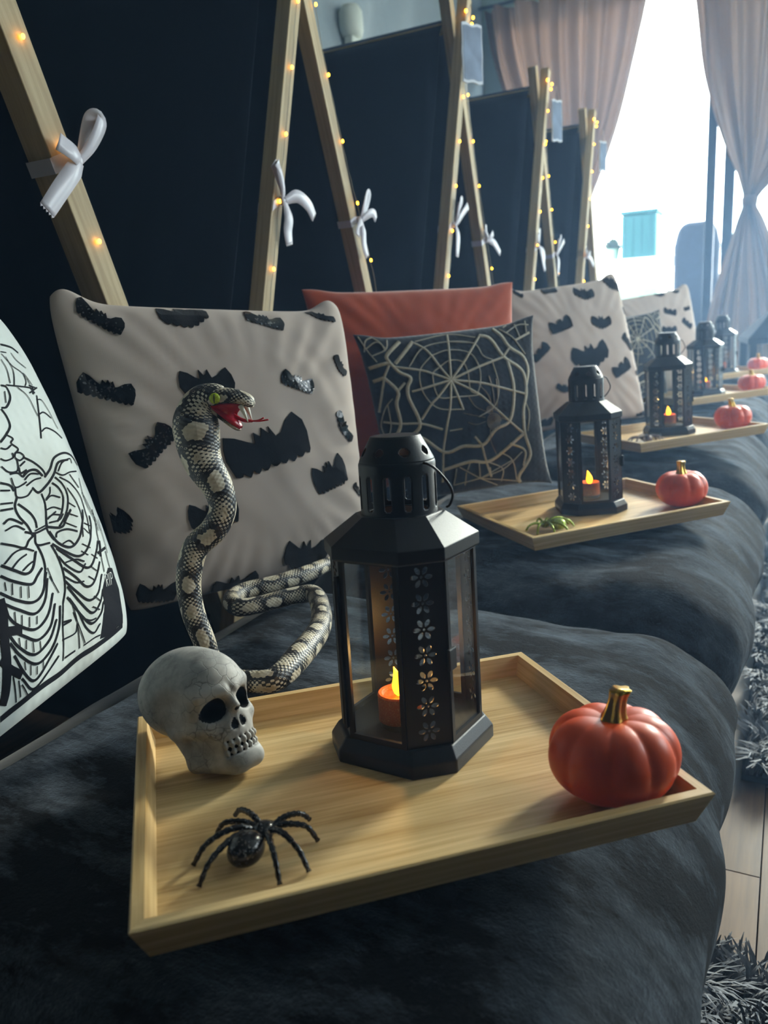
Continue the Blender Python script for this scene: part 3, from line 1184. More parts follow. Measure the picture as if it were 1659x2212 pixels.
# ------------------------------------------------------------------ drawn outlines, in each cushion’s own -1..1 square, and the snake path in metres
D={'bat1':[(-0.857,0.942,-0.645,0.83),(-0.403,0.911,-0.08,0.969),(0.166,0.955,0.426,0.876),(0.65,0.995,0.882,0.872),(-0.98,0.494,-0.7,0.404),(-0.425,0.46,-0.063,0.475),(0.293,0.513,0.542,0.414),(0.8,0.645,0.891,0.49),(-0.791,-0.016,-0.534,0.203),(-0.24,-0.06,0.425,0.094),(0.429,-0.283,0.741,-0.197),(0.722,0.232,0.847,-0.007),(0.826,-0.336,0.912,-0.426),(-0.995,-0.392,-0.912,-0.344),(-0.541,-0.406,-0.21,-0.401),(0.12,-0.803,0.512,-0.85),(-0.939,-0.861,-0.669,-0.912),(-0.432,-0.976,-0.065,-0.958)],'bat2':[(-0.395,0.955,-0.147,0.959),(0.084,0.862,0.431,0.79),(-0.835,0.973,-0.711,0.899),(0.693,0.984,0.995,0.781),(-0.445,0.383,-0.09,0.461),(0.234,0.408,0.603,0.369),(-0.752,-0.004,-0.508,0.182),(-0.199,-0.084,0.431,-0.024),(0.97,0.55,0.995,0.444),(0.771,0.169,0.955,-0.038),(0.449,-0.36,0.806,-0.216),(-0.462,-0.42,-0.235,-0.487),(-0.76,-0.875,-0.502,-0.886),(0.914,-0.352,0.995,-0.384),(0.818,-0.98,0.977,-0.94)],'bat3':[(-0.163,0.995,-0.047,0.995),(0.145,0.985,0.361,0.935),(0.212,0.606,0.493,0.503),(0.574,0.948,0.713,0.937),(0.593,0.353,0.806,0.166),(0.053,0.212,0.404,0.169),(0.689,0.552,0.869,0.553)],'web':[[2,(-0.101,0.404),(-0.068,0.647),(-0.018,0.961)],[2,(-0.101,0.404),(0.084,0.594),(0.339,0.904)],[2,(-0.101,0.404),(0.254,0.521),(0.569,0.601)],[2,(-0.101,0.404),(0.236,0.326),(0.448,0.246),(0.78,0.117)],[2,(-0.101,0.404),(0.196,0.194),(0.373,-0.01),(0.529,-0.187),(0.696,-0.356)],[2,(-0.101,0.404),(-0.282,0.225),(-0.378,0.145),(-0.52,-0.021)],[2,(-0.101,0.404),(-0.165,0.098),(-0.246,-0.145),(-0.337,-0.475),(-0.379,-0.818)],[2,(-0.101,0.404),(-0.454,0.341),(-0.569,0.322)],[2,(-0.101,0.404),(-0.292,0.506),(-0.423,0.565),(-0.703,0.638)],[2,(-0.101,0.404),(-0.196,0.578),(-0.259,0.724),(-0.327,0.829),(-0.437,0.923)],[2,(-0.101,0.404),(-0.055,0.202),(-0.018,0.027)],[1,(-0.196,0.578),(-0.07,0.639),(0.07,0.604),(0.11,0.47),(0.104,0.249),(0.195,0.186),(-0.057,0.194),(-0.282,0.225),(-0.296,0.489),(-0.196,0.578)],[1,(-0.259,0.724),(-0.057,0.767),(0.172,0.704),(0.254,0.521),(0.236,0.326),(0.168,0.18)],[1,(-0.259,0.724),(-0.423,0.565),(-0.454,0.341),(-0.376,0.153),(-0.26,0.069),(-0.033,0.037)],[1,(-0.536,0.621),(-0.327,0.829),(-0.016,0.868),(0.252,0.808),(0.328,0.65),(0.436,0.584)],[1,(-0.392,0.917),(-0.018,0.961),(0.278,0.885)],[1,(-0.046,0.872),(0.278,0.813)],[1,(0.424,0.568),(0.452,0.272),(0.369,0.025),(0.153,-0.083)],[1,(-0.221,-0.2),(-0.069,-0.197)],[3,(0.331,0.905),(0.449,0.844),(0.578,0.599),(0.785,0.398),(0.803,0.139),(0.732,-0.075),(0.714,-0.366),(0.76,-0.634),(0.584,-0.886),(0.604,-0.995)],[3,(0.488,0.988),(0.587,0.86),(0.666,0.707),(0.813,0.58),(0.868,0.419),(0.816,0.223)],[3,(0.616,0.56),(0.639,0.195),(0.54,-0.171),(0.338,-0.264),(0.158,-0.429),(-0.082,-0.41),(-0.309,-0.453),(-0.528,-0.257),(-0.65,-0.204)],[3,(0.695,-0.364),(0.242,-0.635),(-0.019,-0.611),(-0.351,-0.664)],[3,(-0.735,0.691),(-0.658,0.567),(-0.551,0.488),(-0.605,0.377),(-0.615,0.244),(-0.545,-0.068),(-0.665,-0.202)],[3,(-0.972,0.63),(-0.847,0.665),(-0.735,0.691)],[3,(-0.838,0.516),(-0.722,0.34),(-0.766,0.196),(-0.763,-0.036),(-0.836,-0.174)],[3,(-0.964,0.477),(-0.838,0.516)],[2,(-0.838,0.516),(-0.751,0.659)],[2,(-0.72,0.348),(-0.624,0.437)],[3,(-0.555,0.935),(-0.742,0.776),(-0.735,0.691)],[3,(-0.425,0.912),(-0.68,0.67)],[2,(-0.986,0.021),(-0.763,-0.036),(-0.529,-0.07),(-0.3,-0.172)],[2,(-0.841,0.5),(-0.917,0.279),(-0.968,0.123)],[1,(-0.798,0.266),(-0.895,0.163),(-0.97,-0.006),(-0.966,-0.137)],[1,(-0.863,0.208),(-0.869,-0.021),(-0.908,-0.146)],[2,(0.569,0.601),(0.666,0.707)],[2,(0.141,-0.426),(0.172,-0.624),(0.226,-0.848)],[2,(0.069,-0.311),(0.141,-0.426)],[1,(0.085,-0.843),(-0.162,-0.659)],[1,(0.085,-0.843),(0.084,-0.627)],[1,(0.085,-0.843),(0.51,-0.675)],[1,(0.085,-0.843),(0.583,-0.962)],[1,(0.085,-0.843),(-0.244,-0.877)],[1,(0.085,-0.843),(0.346,-0.995)],[1,(0.085,-0.843),(0.392,-0.766),(0.65,-0.587)],[1,(-0.198,-0.671),(-0.244,-0.877)],[1,(-0.063,-0.71),(-0.019,-0.611)],[1,(0.188,-0.644),(0.374,-0.763),(0.349,-0.925)],[1,(0.359,-0.547),(0.51,-0.675),(0.546,-0.937)],[2,(0.496,-0.461),(0.69,-0.574),(0.649,-0.766)],[1,(-0.083,-0.742),(-0.106,-0.901)],[1,(0.217,-0.72),(0.226,-0.848)],[2,(0.748,0.78),(0.942,0.826)],[1,(0.573,0.953),(0.718,0.82),(0.854,0.59)],[1,(0.625,0.963),(0.728,0.995),(0.913,0.995)],[1,(0.642,0.886),(0.79,0.947),(0.929,0.913)],[1,(0.762,0.972),(0.806,0.804)],[1,(0.889,0.995),(0.901,0.818)],[1,(-0.965,0.981),(-0.932,0.832),(-0.868,0.699)],[1,(-0.941,0.848),(-0.796,0.933),(-0.732,0.861)],[1,(-0.909,0.766),(-0.737,0.844),(-0.679,0.964)],[1,(-0.849,0.995),(-0.767,0.932),(-0.742,0.827)],[1,(-0.965,0.815),(-0.913,0.932),(-0.817,0.987)],[1,(0.829,0.306),(0.771,0.058),(0.806,-0.118),(0.757,-0.336)]],'skel':[[3,(0.721,0.748),(0.773,0.742),(0.818,0.733),(0.847,0.706)],[1.5,(0.678,0.704),(0.722,0.7)],[1.5,(0.672,0.692),(0.702,0.626),(0.751,0.576),(0.762,0.485)],[1.5,(0.766,0.701),(0.774,0.656),(0.816,0.611)],[1.5,(0.637,0.658),(0.634,0.603),(0.597,0.522)],[1.5,(0.692,0.676),(0.685,0.598),(0.619,0.51)],[2,(0.559,0.515),(0.646,0.504),(0.741,0.494)],[1.5,(0.757,0.581),(0.737,0.53),(0.704,0.503)],[1.5,(0.761,0.576),(0.783,0.508)],[3,(0.744,0.497),(0.771,0.463)],[3,(0.778,0.502),(0.746,0.457)],[2,(0.744,0.508),(0.82,0.491)],[2,(0.714,0.464),(0.826,0.497)],[1.5,(0.633,0.499),(0.682,0.437),(0.685,0.332)],[2.5,(0.78,0.451),(0.703,0.342),(0.622,0.213)],[2,(0.703,0.342),(0.759,0.351),(0.815,0.315)],[2,(0.649,0.248),(0.714,0.264),(0.786,0.237),(0.832,0.195)],[1.5,(0.754,0.424),(0.807,0.423),(0.825,0.36),(0.839,0.252)],[2.5,(0.519,0.514),(0.552,0.502),(0.541,0.449),(0.484,0.401),(0.448,0.399)],[1.5,(0.522,0.482),(0.491,0.421)],[2.5,(0.441,0.394),(0.45,0.352),(0.439,0.302),(0.383,0.263),(0.324,0.232)],[2,(0.383,0.263),(0.414,0.239),(0.387,0.218),(0.413,0.184),(0.379,0.164)],[2,(0.308,0.205),(0.34,0.195),(0.381,0.209)],[2,(0.278,0.157),(0.307,0.142),(0.356,0.148),(0.364,0.171)],[2,(0.382,0.168),(0.413,0.163),(0.427,0.141),(0.39,0.127),(0.368,0.146),(0.382,0.168)],[2,(0.263,0.121),(0.292,0.086),(0.35,0.084),(0.375,0.135)],[2,(0.293,0.076),(0.342,0.071),(0.361,0.047)],[2,(0.288,0.058),(0.286,0.01),(0.34,0.012),(0.372,0.02)],[2,(0.286,0.01),(0.273,-0.036),(0.333,-0.046),(0.388,-0.024)],[2.5,(0.424,0.136),(0.475,0.102),(0.517,0.058),(0.527,0.025)],[2,(0.373,0.1),(0.419,0.117)],[2.5,(0.364,0.096),(0.36,0.067),(0.406,0.074)],[3,(0.361,0.047),(0.416,0.067),(0.471,0.061),(0.502,0.024)],[2,(0.366,0.031),(0.42,0.051),(0.48,0.039)],[2,(0.362,0.002),(0.429,0.018),(0.482,0.018)],[3,(0.513,0.017),(0.587,0.051),(0.659,0.1),(0.777,0.114),(0.863,0.09),(0.897,0.031)],[3,(0.394,-0.015),(0.425,-0.047),(0.5,-0.027),(0.598,0.018),(0.675,0.07),(0.788,0.073)],[2,(0.642,0.026),(0.712,0.065),(0.817,0.076),(0.815,0.048)],[2,(0.613,0.026),(0.671,0.0),(0.75,0.005),(0.837,0.0)],[2,(0.741,-0.005),(0.77,-0.054),(0.788,-0.09)],[2.5,(0.596,0.002),(0.638,-0.043),(0.646,-0.099),(0.614,-0.157),(0.553,-0.207),(0.481,-0.24)],[2.5,(0.553,-0.022),(0.592,-0.056),(0.599,-0.111),(0.545,-0.178),(0.48,-0.214)],[2,(0.457,-0.095),(0.514,-0.082),(0.575,-0.106)],[2,(0.43,-0.14),(0.493,-0.14),(0.546,-0.163)],[2,(0.41,-0.185),(0.464,-0.174),(0.521,-0.188)],[2,(0.526,-0.038),(0.505,-0.07),(0.46,-0.091)],[2.5,(0.273,-0.036),(0.238,-0.075),(0.237,-0.123),(0.265,-0.179),(0.275,-0.236)],[2.5,(0.443,-0.056),(0.439,-0.111),(0.401,-0.188),(0.393,-0.216)],[2.5,(0.261,-0.067),(0.309,-0.123),(0.326,-0.167),(0.319,-0.205)],[2,(0.3,-0.214),(0.389,-0.209)],[2.5,(0.215,0.05),(0.263,0.025),(0.27,-0.006)],[2,(0.197,0.016),(0.25,0.003)],[2,(0.165,-0.042),(0.236,-0.055)],[2.5,(0.15,-0.07),(0.222,-0.08)],[2.5,(0.135,-0.131),(0.182,-0.121),(0.241,-0.162)],[2,(0.131,-0.162),(0.193,-0.158),(0.239,-0.191)],[2,(0.637,-0.005),(0.72,-0.057),(0.765,-0.143),(0.748,-0.252),(0.712,-0.361)],[2,(0.667,-0.07),(0.705,-0.16),(0.698,-0.241),(0.638,-0.342)],[1.5,(0.624,-0.143),(0.677,-0.181)],[1.5,(0.581,-0.192),(0.661,-0.233)],[1.5,(0.536,-0.234),(0.617,-0.281)],[1.5,(0.839,-0.04),(0.8,-0.149),(0.817,-0.265),(0.825,-0.352)],[1.5,(0.799,-0.12),(0.827,-0.21),(0.853,-0.358)],[2.5,(0.234,-0.2),(0.294,-0.224),(0.381,-0.222)],[2.5,(0.294,-0.224),(0.28,-0.278),(0.372,-0.296)],[2.5,(0.413,-0.165),(0.385,-0.229),(0.408,-0.291)],[3,(0.39,-0.219),(0.494,-0.248),(0.563,-0.215),(0.625,-0.183)],[2,(0.415,-0.204),(0.499,-0.21),(0.55,-0.189)],[2,(0.422,-0.179),(0.5,-0.165)],[3,(0.394,-0.242),(0.43,-0.314),(0.512,-0.361),(0.611,-0.332),(0.695,-0.258),(0.735,-0.207)],[2.5,(0.428,-0.285),(0.449,-0.264),(0.529,-0.269),(0.609,-0.302)],[2,(0.457,-0.327),(0.513,-0.327),(0.543,-0.359)],[3,(0.384,-0.305),(0.442,-0.356),(0.538,-0.42),(0.639,-0.41),(0.743,-0.33),(0.779,-0.252)],[2.5,(0.397,-0.375),(0.435,-0.437),(0.516,-0.498),(0.58,-0.473)],[2,(0.427,-0.418),(0.513,-0.429),(0.576,-0.461)],[3,(0.402,-0.333),(0.483,-0.414),(0.587,-0.499),(0.68,-0.475),(0.773,-0.398)],[3,(0.4,-0.436),(0.471,-0.51),(0.535,-0.583),(0.619,-0.584),(0.723,-0.505)],[2,(0.389,-0.476),(0.46,-0.534),(0.529,-0.553)],[3,(0.381,-0.494),(0.443,-0.572),(0.534,-0.656),(0.635,-0.647),(0.708,-0.572)],[3,(0.39,-0.53),(0.456,-0.632),(0.541,-0.725),(0.623,-0.706),(0.688,-0.648)],[3,(0.37,-0.577),(0.45,-0.701),(0.528,-0.775),(0.617,-0.76),(0.662,-0.708)],[2.5,(0.383,-0.587),(0.426,-0.664),(0.47,-0.768),(0.539,-0.828),(0.606,-0.805)],[2,(0.439,-0.707),(0.513,-0.753),(0.572,-0.765)],[2,(0.391,-0.66),(0.417,-0.752),(0.449,-0.844)],[1.5,(0.607,-0.372),(0.671,-0.413)],[1.5,(0.578,-0.403),(0.63,-0.442)],[1.5,(0.662,-0.446),(0.711,-0.484)],[1.5,(0.611,-0.495),(0.665,-0.541)],[1.5,(0.576,-0.541),(0.631,-0.582)],[1.5,(0.579,-0.65),(0.637,-0.699)],[1.5,(0.551,-0.696),(0.613,-0.736)],[1.5,(0.676,-0.301),(0.709,-0.34)],[1.5,(0.694,-0.276),(0.748,-0.306)],[2.5,(0.08,-0.207),(0.141,-0.237),(0.2,-0.267),(0.24,-0.244),(0.292,-0.228)],[3,(0.037,-0.296),(0.097,-0.342),(0.153,-0.379),(0.207,-0.368),(0.26,-0.303)],[2,(0.055,-0.297),(0.131,-0.269),(0.197,-0.271),(0.248,-0.299)],[2,(0.075,-0.334),(0.139,-0.308),(0.198,-0.298)],[2,(0.141,-0.359),(0.181,-0.348),(0.219,-0.341)],[3,(0.018,-0.337),(0.072,-0.383),(0.162,-0.433),(0.215,-0.412),(0.263,-0.388)],[3,(-0.011,-0.403),(0.061,-0.467),(0.143,-0.512),(0.214,-0.495),(0.28,-0.415)],[3,(-0.013,-0.451),(0.056,-0.51),(0.136,-0.564),(0.212,-0.535),(0.274,-0.444)],[3,(-0.014,-0.499),(0.022,-0.564),(0.112,-0.629),(0.207,-0.605),(0.279,-0.52)],[3,(-0.017,-0.57),(0.039,-0.625),(0.116,-0.681),(0.211,-0.658),(0.274,-0.571)],[3,(-0.032,-0.592),(0.001,-0.661),(0.08,-0.733),(0.187,-0.713),(0.262,-0.644)],[3,(-0.042,-0.621),(-0.004,-0.697),(0.077,-0.776),(0.173,-0.767),(0.262,-0.696),(0.305,-0.594)],[3,(-0.037,-0.681),(-0.004,-0.774),(0.052,-0.841),(0.127,-0.82),(0.238,-0.752)],[2.5,(-0.022,-0.794),(0.043,-0.875),(0.138,-0.854),(0.235,-0.811)],[1.5,(0.028,-0.37),(0.023,-0.408)],[1.5,(0.063,-0.389),(0.048,-0.438)],[1.5,(0.101,-0.419),(0.086,-0.468)],[1.5,(0.141,-0.435),(0.126,-0.485)],[1.5,(-0.004,-0.474),(-0.005,-0.522)],[1.5,(0.031,-0.509),(0.02,-0.553)],[1.5,(0.064,-0.538),(0.048,-0.581)],[1.5,(0.101,-0.564),(0.085,-0.607)],[1.5,(0.144,-0.578),(0.132,-0.613)],[1.5,(0.014,-0.623),(0.008,-0.66)],[1.5,(0.05,-0.65),(0.038,-0.689)],[1.5,(0.083,-0.675),(0.076,-0.722)],[1.5,(0.127,-0.691),(0.122,-0.734)],[1.5,(0.012,-0.734),(0.009,-0.772)],[1.5,(0.045,-0.765),(0.036,-0.809)],[1.5,(0.081,-0.788),(0.075,-0.824)],[1.5,(0.126,-0.78),(0.12,-0.816)],[2.5,(0.28,-0.278),(0.29,-0.334),(0.282,-0.395),(0.246,-0.455)],[2.5,(0.374,-0.307),(0.39,-0.372),(0.391,-0.455),(0.371,-0.534),(0.33,-0.593)],[1.5,(0.295,-0.399),(0.301,-0.47)],[1.5,(0.291,-0.44),(0.32,-0.536)],[2,(0.33,-0.593),(0.297,-0.685),(0.281,-0.781),(0.264,-0.849)],[2.5,(0.3,-0.676),(0.363,-0.692),(0.296,-0.69)],[2,(0.278,-0.754),(0.379,-0.762),(0.406,-0.725)],[2.5,(0.281,-0.842),(0.366,-0.845)],[2,(0.397,-0.62),(0.407,-0.721)],[2,(0.405,-0.73),(0.402,-0.85)],[1.5,(-0.066,-0.762),(-0.065,-0.88)],[1.5,(-0.041,-0.794),(-0.039,-0.87)],[1.5,(-0.026,-0.82),(0.008,-0.885)],[2,(0.439,-0.85),(0.537,-0.854),(0.6,-0.863)],[2,(0.853,-0.228),(0.804,-0.343),(0.762,-0.468),(0.737,-0.569)],[1.5,(0.875,-0.294),(0.862,-0.392),(0.842,-0.488)],[2,(0.798,-0.404),(0.759,-0.473)],[4,(0.728,-0.459),(0.836,-0.455)],[4,(0.792,-0.402),(0.746,-0.482)],[2,(0.822,-0.471),(0.823,-0.618)],[7,(-0.16,-0.902),(-0.032,-0.897),(0.108,-0.893),(0.232,-0.899),(0.403,-0.891),(0.54,-0.902),(0.693,-0.909),(0.863,-0.908)],[12,(-0.021,-0.428),(-0.03,-0.492),(-0.063,-0.596),(-0.087,-0.704),(-0.118,-0.805),(-0.144,-0.851)],[10,(-0.041,-0.569),(0.042,-0.597)],[9,(-0.11,-0.664),(-0.074,-0.724),(-0.019,-0.781)]],'tomb':[(0.678,-0.656),(0.753,-0.586),(0.798,-0.563),(0.855,-0.578),(0.852,-0.626),(0.87,-0.705),(0.878,-0.856),(0.871,-0.9),(0.717,-0.907),(0.601,-0.884),(0.636,-0.795)],'rip':[(0.73,-0.627),(0.803,-0.637)],'cus':{'bat1':{'c':(-0.712,0.9,0.64),'r':(64.2,-4.7,-1.1),'s':0.41,'T':0.065,'q':[(-0.2195,0.2128),(0.2249,0.1713),(0.2133,-0.2388),(-0.1937,-0.211)],'pull':(0.03,0.045)},'orange':{'c':(-0.682,1.507,0.657),'r':(44.5,-9,-3),'s':0.405,'T':0.06,'q':[(-0.2181,0.2137),(0.2392,0.1825),(0.1916,-0.1827),(-0.2019,-0.2136)],'pull':(0.03,0.04)},'web':{'c':(-0.5755,1.442,0.606),'r':(36.4,-7.5,-4.4),'s':0.334,'T':0.05,'q':[(-0.1795,0.1728),(0.1752,0.1603),(0.1685,-0.1679),(-0.1621,-0.1646)],'pull':(0.05,0.06)},'bat2':{'c':(-0.564,2.325,0.652),'r':(47.6,-11.5,-2),'s':0.4185,'T':0.06,'q':[(-0.2069,0.206),(0.1862,0.2228),(0.2235,-0.2151),(-0.2348,-0.2113)],'pull':(0.03,0.06)},'bat3':{'c':(-0.5,3.3,0.64),'r':(42,-12,-5),'s':0.4,'T':0.06,'q':[(-0.1958,0.185),(0.2159,0.1908),(0.2091,-0.2188),(-0.1956,-0.2135)],'pull':(0.03,0.06)},'web2':{'c':(-0.5,3.04,0.575),'r':(42,-12,-4),'s':0.3,'T':0.045,'q':[(-0.1177,0.1747),(0.1226,0.1808),(0.1008,-0.1302),(-0.1203,-0.147)],'pull':(0.04,0.05)},'skel':{'c':(-0.7051,0.4161,0.6456),'r':(105,-17,0),'s':0.43,'T':0.06,'q':[(-0.215,0.215),(0.2426,0.1969),(0.2273,-0.2152),(-0.2164,-0.2175)],'pull':(-0.07,0.01)}},'snake':[[-0.5431,0.684,0.7267,0.01],[-0.5528,0.6788,0.7264,0.0145],[-0.5622,0.6724,0.7212,0.019],[-0.5674,0.6666,0.71,0.0225],[-0.5677,0.6617,0.6932,0.025],[-0.56,0.6565,0.6604,0.021],[-0.5432,0.6568,0.6303,0.0165],[-0.5374,0.6533,0.6073,0.0145],[-0.5451,0.6435,0.5866,0.0145],[-0.5605,0.6309,0.5703,0.014],[-0.5657,0.6213,0.5461,0.0137],[-0.5643,0.6153,0.5219,0.013],[-0.558,0.6117,0.4974,0.0125],[-0.5477,0.6101,0.4726,0.012],[-0.5398,0.6082,0.4514,0.0115],[-0.5046,0.5827,0.4488,0.0108],[-0.4656,0.584,0.4495,0.0115],[-0.4457,0.5962,0.4507,0.0127],[-0.4517,0.6492,0.4523,0.0143],[-0.4696,0.7166,0.4512,0.0132],[-0.4985,0.7704,0.4504,0.0124],[-0.5418,0.8232,0.45,0.012],[-0.5672,0.8097,0.4494,0.0114],[-0.5906,0.7727,0.4491,0.0111],[-0.6116,0.7526,0.4497,0.0117],[-0.6391,0.7762,0.45,0.012],[-0.6401,0.8102,0.4498,0.0118],[-0.6167,0.8469,0.4497,0.0117],[-0.598,0.8978,0.4497,0.0117],[-0.5929,0.9487,0.4481,0.0101],[-0.5818,0.9976,0.4449,0.0069]]}

# ------------------------------------------------------------------ cushions
def csurf(u, v, d, eps=0):
    q, T, pull = d['q'], d['T'], d['pull']
    u, v = max(-1, min(1, u)), max(-1, min(1, v))
    rc = 1-d.get('rc', 0)*(u*u*v*v)**4
    pu, pv = 1-abs(u)**4, 1-abs(v)**4
    uu, vv = u*(1-pull[0]*pv)*rc, v*(1-pull[1]*pu)*rc
    a, b = (uu+1)/2, (vv+1)/2
    x = (1-b)*((1-a)*q[3][0]+a*q[2][0])+b*((1-a)*q[0][0]+a*q[1][0])
    z = (1-b)*((1-a)*q[3][1]+a*q[2][1])+b*((1-a)*q[0][1]+a*q[1][1])
    t = T*(max(0, (1-u*u))*max(0, (1-v*v)))**.42
    z += d.get('ear', 0)*math.exp(-((abs(u)-.90)/.13)**2)*max(0, v)**7
    w = d.get('wr', 0)
    if w:
        g = (1-u**4)*(1-v**4)
        rad = math.hypot(u, v)
        an = math.atan2(v, u)
        t += w*g*(mnoise.noise(Vector((x*14+d['seed'], z*14, 0)))+.5*mnoise.noise(Vector((x*34+z*20, z*12, d['seed']))))
        t += w*.8*max(0, rad-.55)*math.sin(an*34+3*mnoise.noise(Vector((an*2, d['seed'], 0))))*(1-u**8)*(1-v**8)
    return Vector((x, -t-eps, z))


def make_cushion(key, name, mat, wr, seed, rc=0, ear=0):
    d = D['cus'][key]
    d['wr'], d['seed'], d['rc'], d['ear'] = wr, seed, rc, ear
    t = thing(name, 'x', 'cushion', mw=place(d['c'], d['r']))
    n = 84
    g = [math.sin(PI/2*(2*i/n-1)) for i in range(n+1)]     # denser at the seams
    V, F = [], []
    for j in range(n+1):
        for i in range(n+1):
            V.append(csurf(g[i], g[j], d))
    nb = len(V)
    for j in range(n+1):
        for i in range(n+1):
            p = csurf(g[i], g[j], d)
            V.append(Vector((p.x, -p.y*.75, p.z)))
    w = n+1
    for j in range(n):
        for i in range(n):
            a = j*w+i
            F.append((a, a+1, a+1+w, a+w))
            F.append((nb+a, nb+a+w, nb+a+1+w, nb+a+1))
    o = mesh_obj('cushion_cover', V, F, mat, t, True)
    bm = bmesh.new()
    bm.from_mesh(o.data)
    bmesh.ops.remove_doubles(bm, verts=bm.verts, dist=1e-5)
    bm.to_mesh(o.data)
    bm.free()
    return t, d


def patch(outline, d, name, mat, parent, th=.0022, step=.035):
    """A felt piece of the given uv outline laid on the cushion, with real thickness."""
    pts = [Vector((max(-.985, min(.985, p[0])), max(-.985, min(.985, p[1])))) for p in outline]
    n = len(pts)
    xs, ys = [p.x for p in pts], [p.y for p in pts]
    inner = []
    def inside(x, y):
        c = False
        for i in range(n):
            a, b = pts[i], pts[i-1]
            if (a.y > y) != (b.y > y) and x < (b.x-a.x)*(y-a.y)/(b.y-a.y)+a.x:
                c = not c
        return c
    x = min(xs)+step/2
    while x < max(xs):
        y = min(ys)+step/2
        while y < max(ys):
            if inside(x, y) and min((Vector((x, y))-p).length for p in pts) > step*.35:
                inner.append(Vector((x, y)))
            y += step
        x += step
    vs, es, fs, *_ = delaunay_2d_cdt(pts+inner, [(i, (i+1) % n) for i in range(n)], [], 1, 1e-5)
    V = [csurf(v.x, v.y, d, th) for v in vs]
    nv = len(V)
    V += [csurf(v.x, v.y, d, -.0006) for v in vs]
    F = []
    cnt = {}
    for f in fs:
        f = list(f)
        a, b, c = [vs[i] for i in f[:3]]
        if (b-a).cross(c-a) < 0:
            f = f[::-1]
        F.append(f)
        for i in range(len(f)):
            e = (f[i], f[(i+1) % len(f)])
            cnt[e] = 1
    for e in list(cnt):
        if (e[1], e[0]) not in cnt:
            F.append([e[1], e[0], e[0]+nv, e[1]+nv])
    return mesh_obj(name, V, F, mat, parent, False)


def bat_outline(kind, rnd):
    """Bat in a box x -1..1, y about -.45..+.45, scalloped lower edge."""
    if kind == 0:
        top = [(-1, .0), (-.95, .22), (-.84, .40), (-.64, .33), (-.42, .20), (-.27, .13), (-.23, .32), (-.10, .22), (-.02, .36), (.08, .24), (.14, .36), (.22, .16), (.36, .20), (.58, .36), (.82, .46), (.96, .26), (1, .06)]
        a, b = (1, .10), (-1, .05)
        nsc, dep = 9, .10
        base = lambda s: -.34+.10*math.cos((s-.5)*PI*2)*.6+.10*(abs(s-.5)*2)**2*1.8
    else:
        top = [(-1, .0), (-.93, .24), (-.80, .38), (-.58, .30), (-.38, .20), (-.24, .16), (-.17, .36), (-.06, .24), (.03, .25), (.12, .37), (.20, .17), (.42, .22), (.62, .34), (.82, .40), (.95, .22), (1, .0)]
        nsc, dep = 7, .12
        base = lambda s: -.30-.06*math.cos((s-.5)*2*PI)+.16*(abs(s-.5)*2)**2
    bot = []
    x1, x0 = top[-1][0], top[0][0]
    K = nsc*4
    for i in range(1, K):
        s = i/K
        x = x1+(x0-x1)*s
        y = base(s)-dep*abs(math.sin(PI*nsc*s))*.8
        bot.append((x*.97, y))
    return [(x+rnd.uniform(-.015, .015), y+rnd.uniform(-.015, .015)) for x, y in top+bot]


def add_bats(key, t, d, sequins=(), asp=None, fat=None):
    rnd = random.Random(5)
    for i, (u0, v0, u1, v1) in enumerate(D[key]):
        dx, dy = u1-u0, v1-v0
        L = math.hypot(dx, dy)/2
        if fat and i in fat:
            L *= fat[i]
        cx, cy = (u0+u1)/2, (v0+v1)/2
        c, s = dx/2/(math.hypot(dx, dy)/2), dy/2/(math.hypot(dx, dy)/2)
        k = asp.get(i, 1) if asp else 1
        out = []
        for x, y in bat_outline(i % 2 if i != 9 else 0, rnd):
            y *= k*1.22
            out.append((cx+L*(x*c-y*s), cy+L*(x*s+y*c)))
        ar = max(abs(p[0]) for p in out)
        patch(out, d, 'bat_patch', M_['sequin'] if i in sequins else M_['felt'], t)


def strips(lines, d, name, mat, parent, wscale, eps=.0006, raised=0):
    mb = MB()
    q = d['q']
    sz = abs(q[1][0]-q[0][0])/2
    for k_, (w, *pts) in enumerate(lines):
        P = catmull([(p[0], p[1]) for p in pts], 6)
        hw = w*wscale/sz/2
        rows = []
        for i, p in enumerate(P):
            a, b = P[max(0, i-1)], P[min(len(P)-1, i+1)]
            tx, ty = b[0]-a[0], b[1]-a[1]
            L = math.hypot(tx, ty) or 1
            nx, ny = -ty/L*hw, tx/L*hw
            if abs(p[0]) > .985 or abs(p[1]) > .985:
                continue
            e = eps+.00002*(k_ % 7)
            if raised:
                rows.append([csurf(p[0]+nx, p[1]+ny, d, -.0002), csurf(p[0]+nx*.6, p[1]+ny*.6, d, raised), csurf(p[0]-nx*.6, p[1]-ny*.6, d, raised), csurf(p[0]-nx, p[1]-ny, d, -.0002)])
            else:
                rows.append([csurf(p[0]+nx, p[1]+ny, d, e), csurf(p[0]-nx, p[1]-ny, d, e)])
        if len(rows) < 2:
            continue
        m_ = len(rows[0])
        f = []
        for i in range(len(rows)-1):
            for j in range(m_-1):
                a = i*m_+j
                f.append((a, a+m_, a+m_+1, a+1))
        mb.add([v for r in rows for v in r], f)
    return mb.obj(name, mat, parent, smooth=bool(raised))


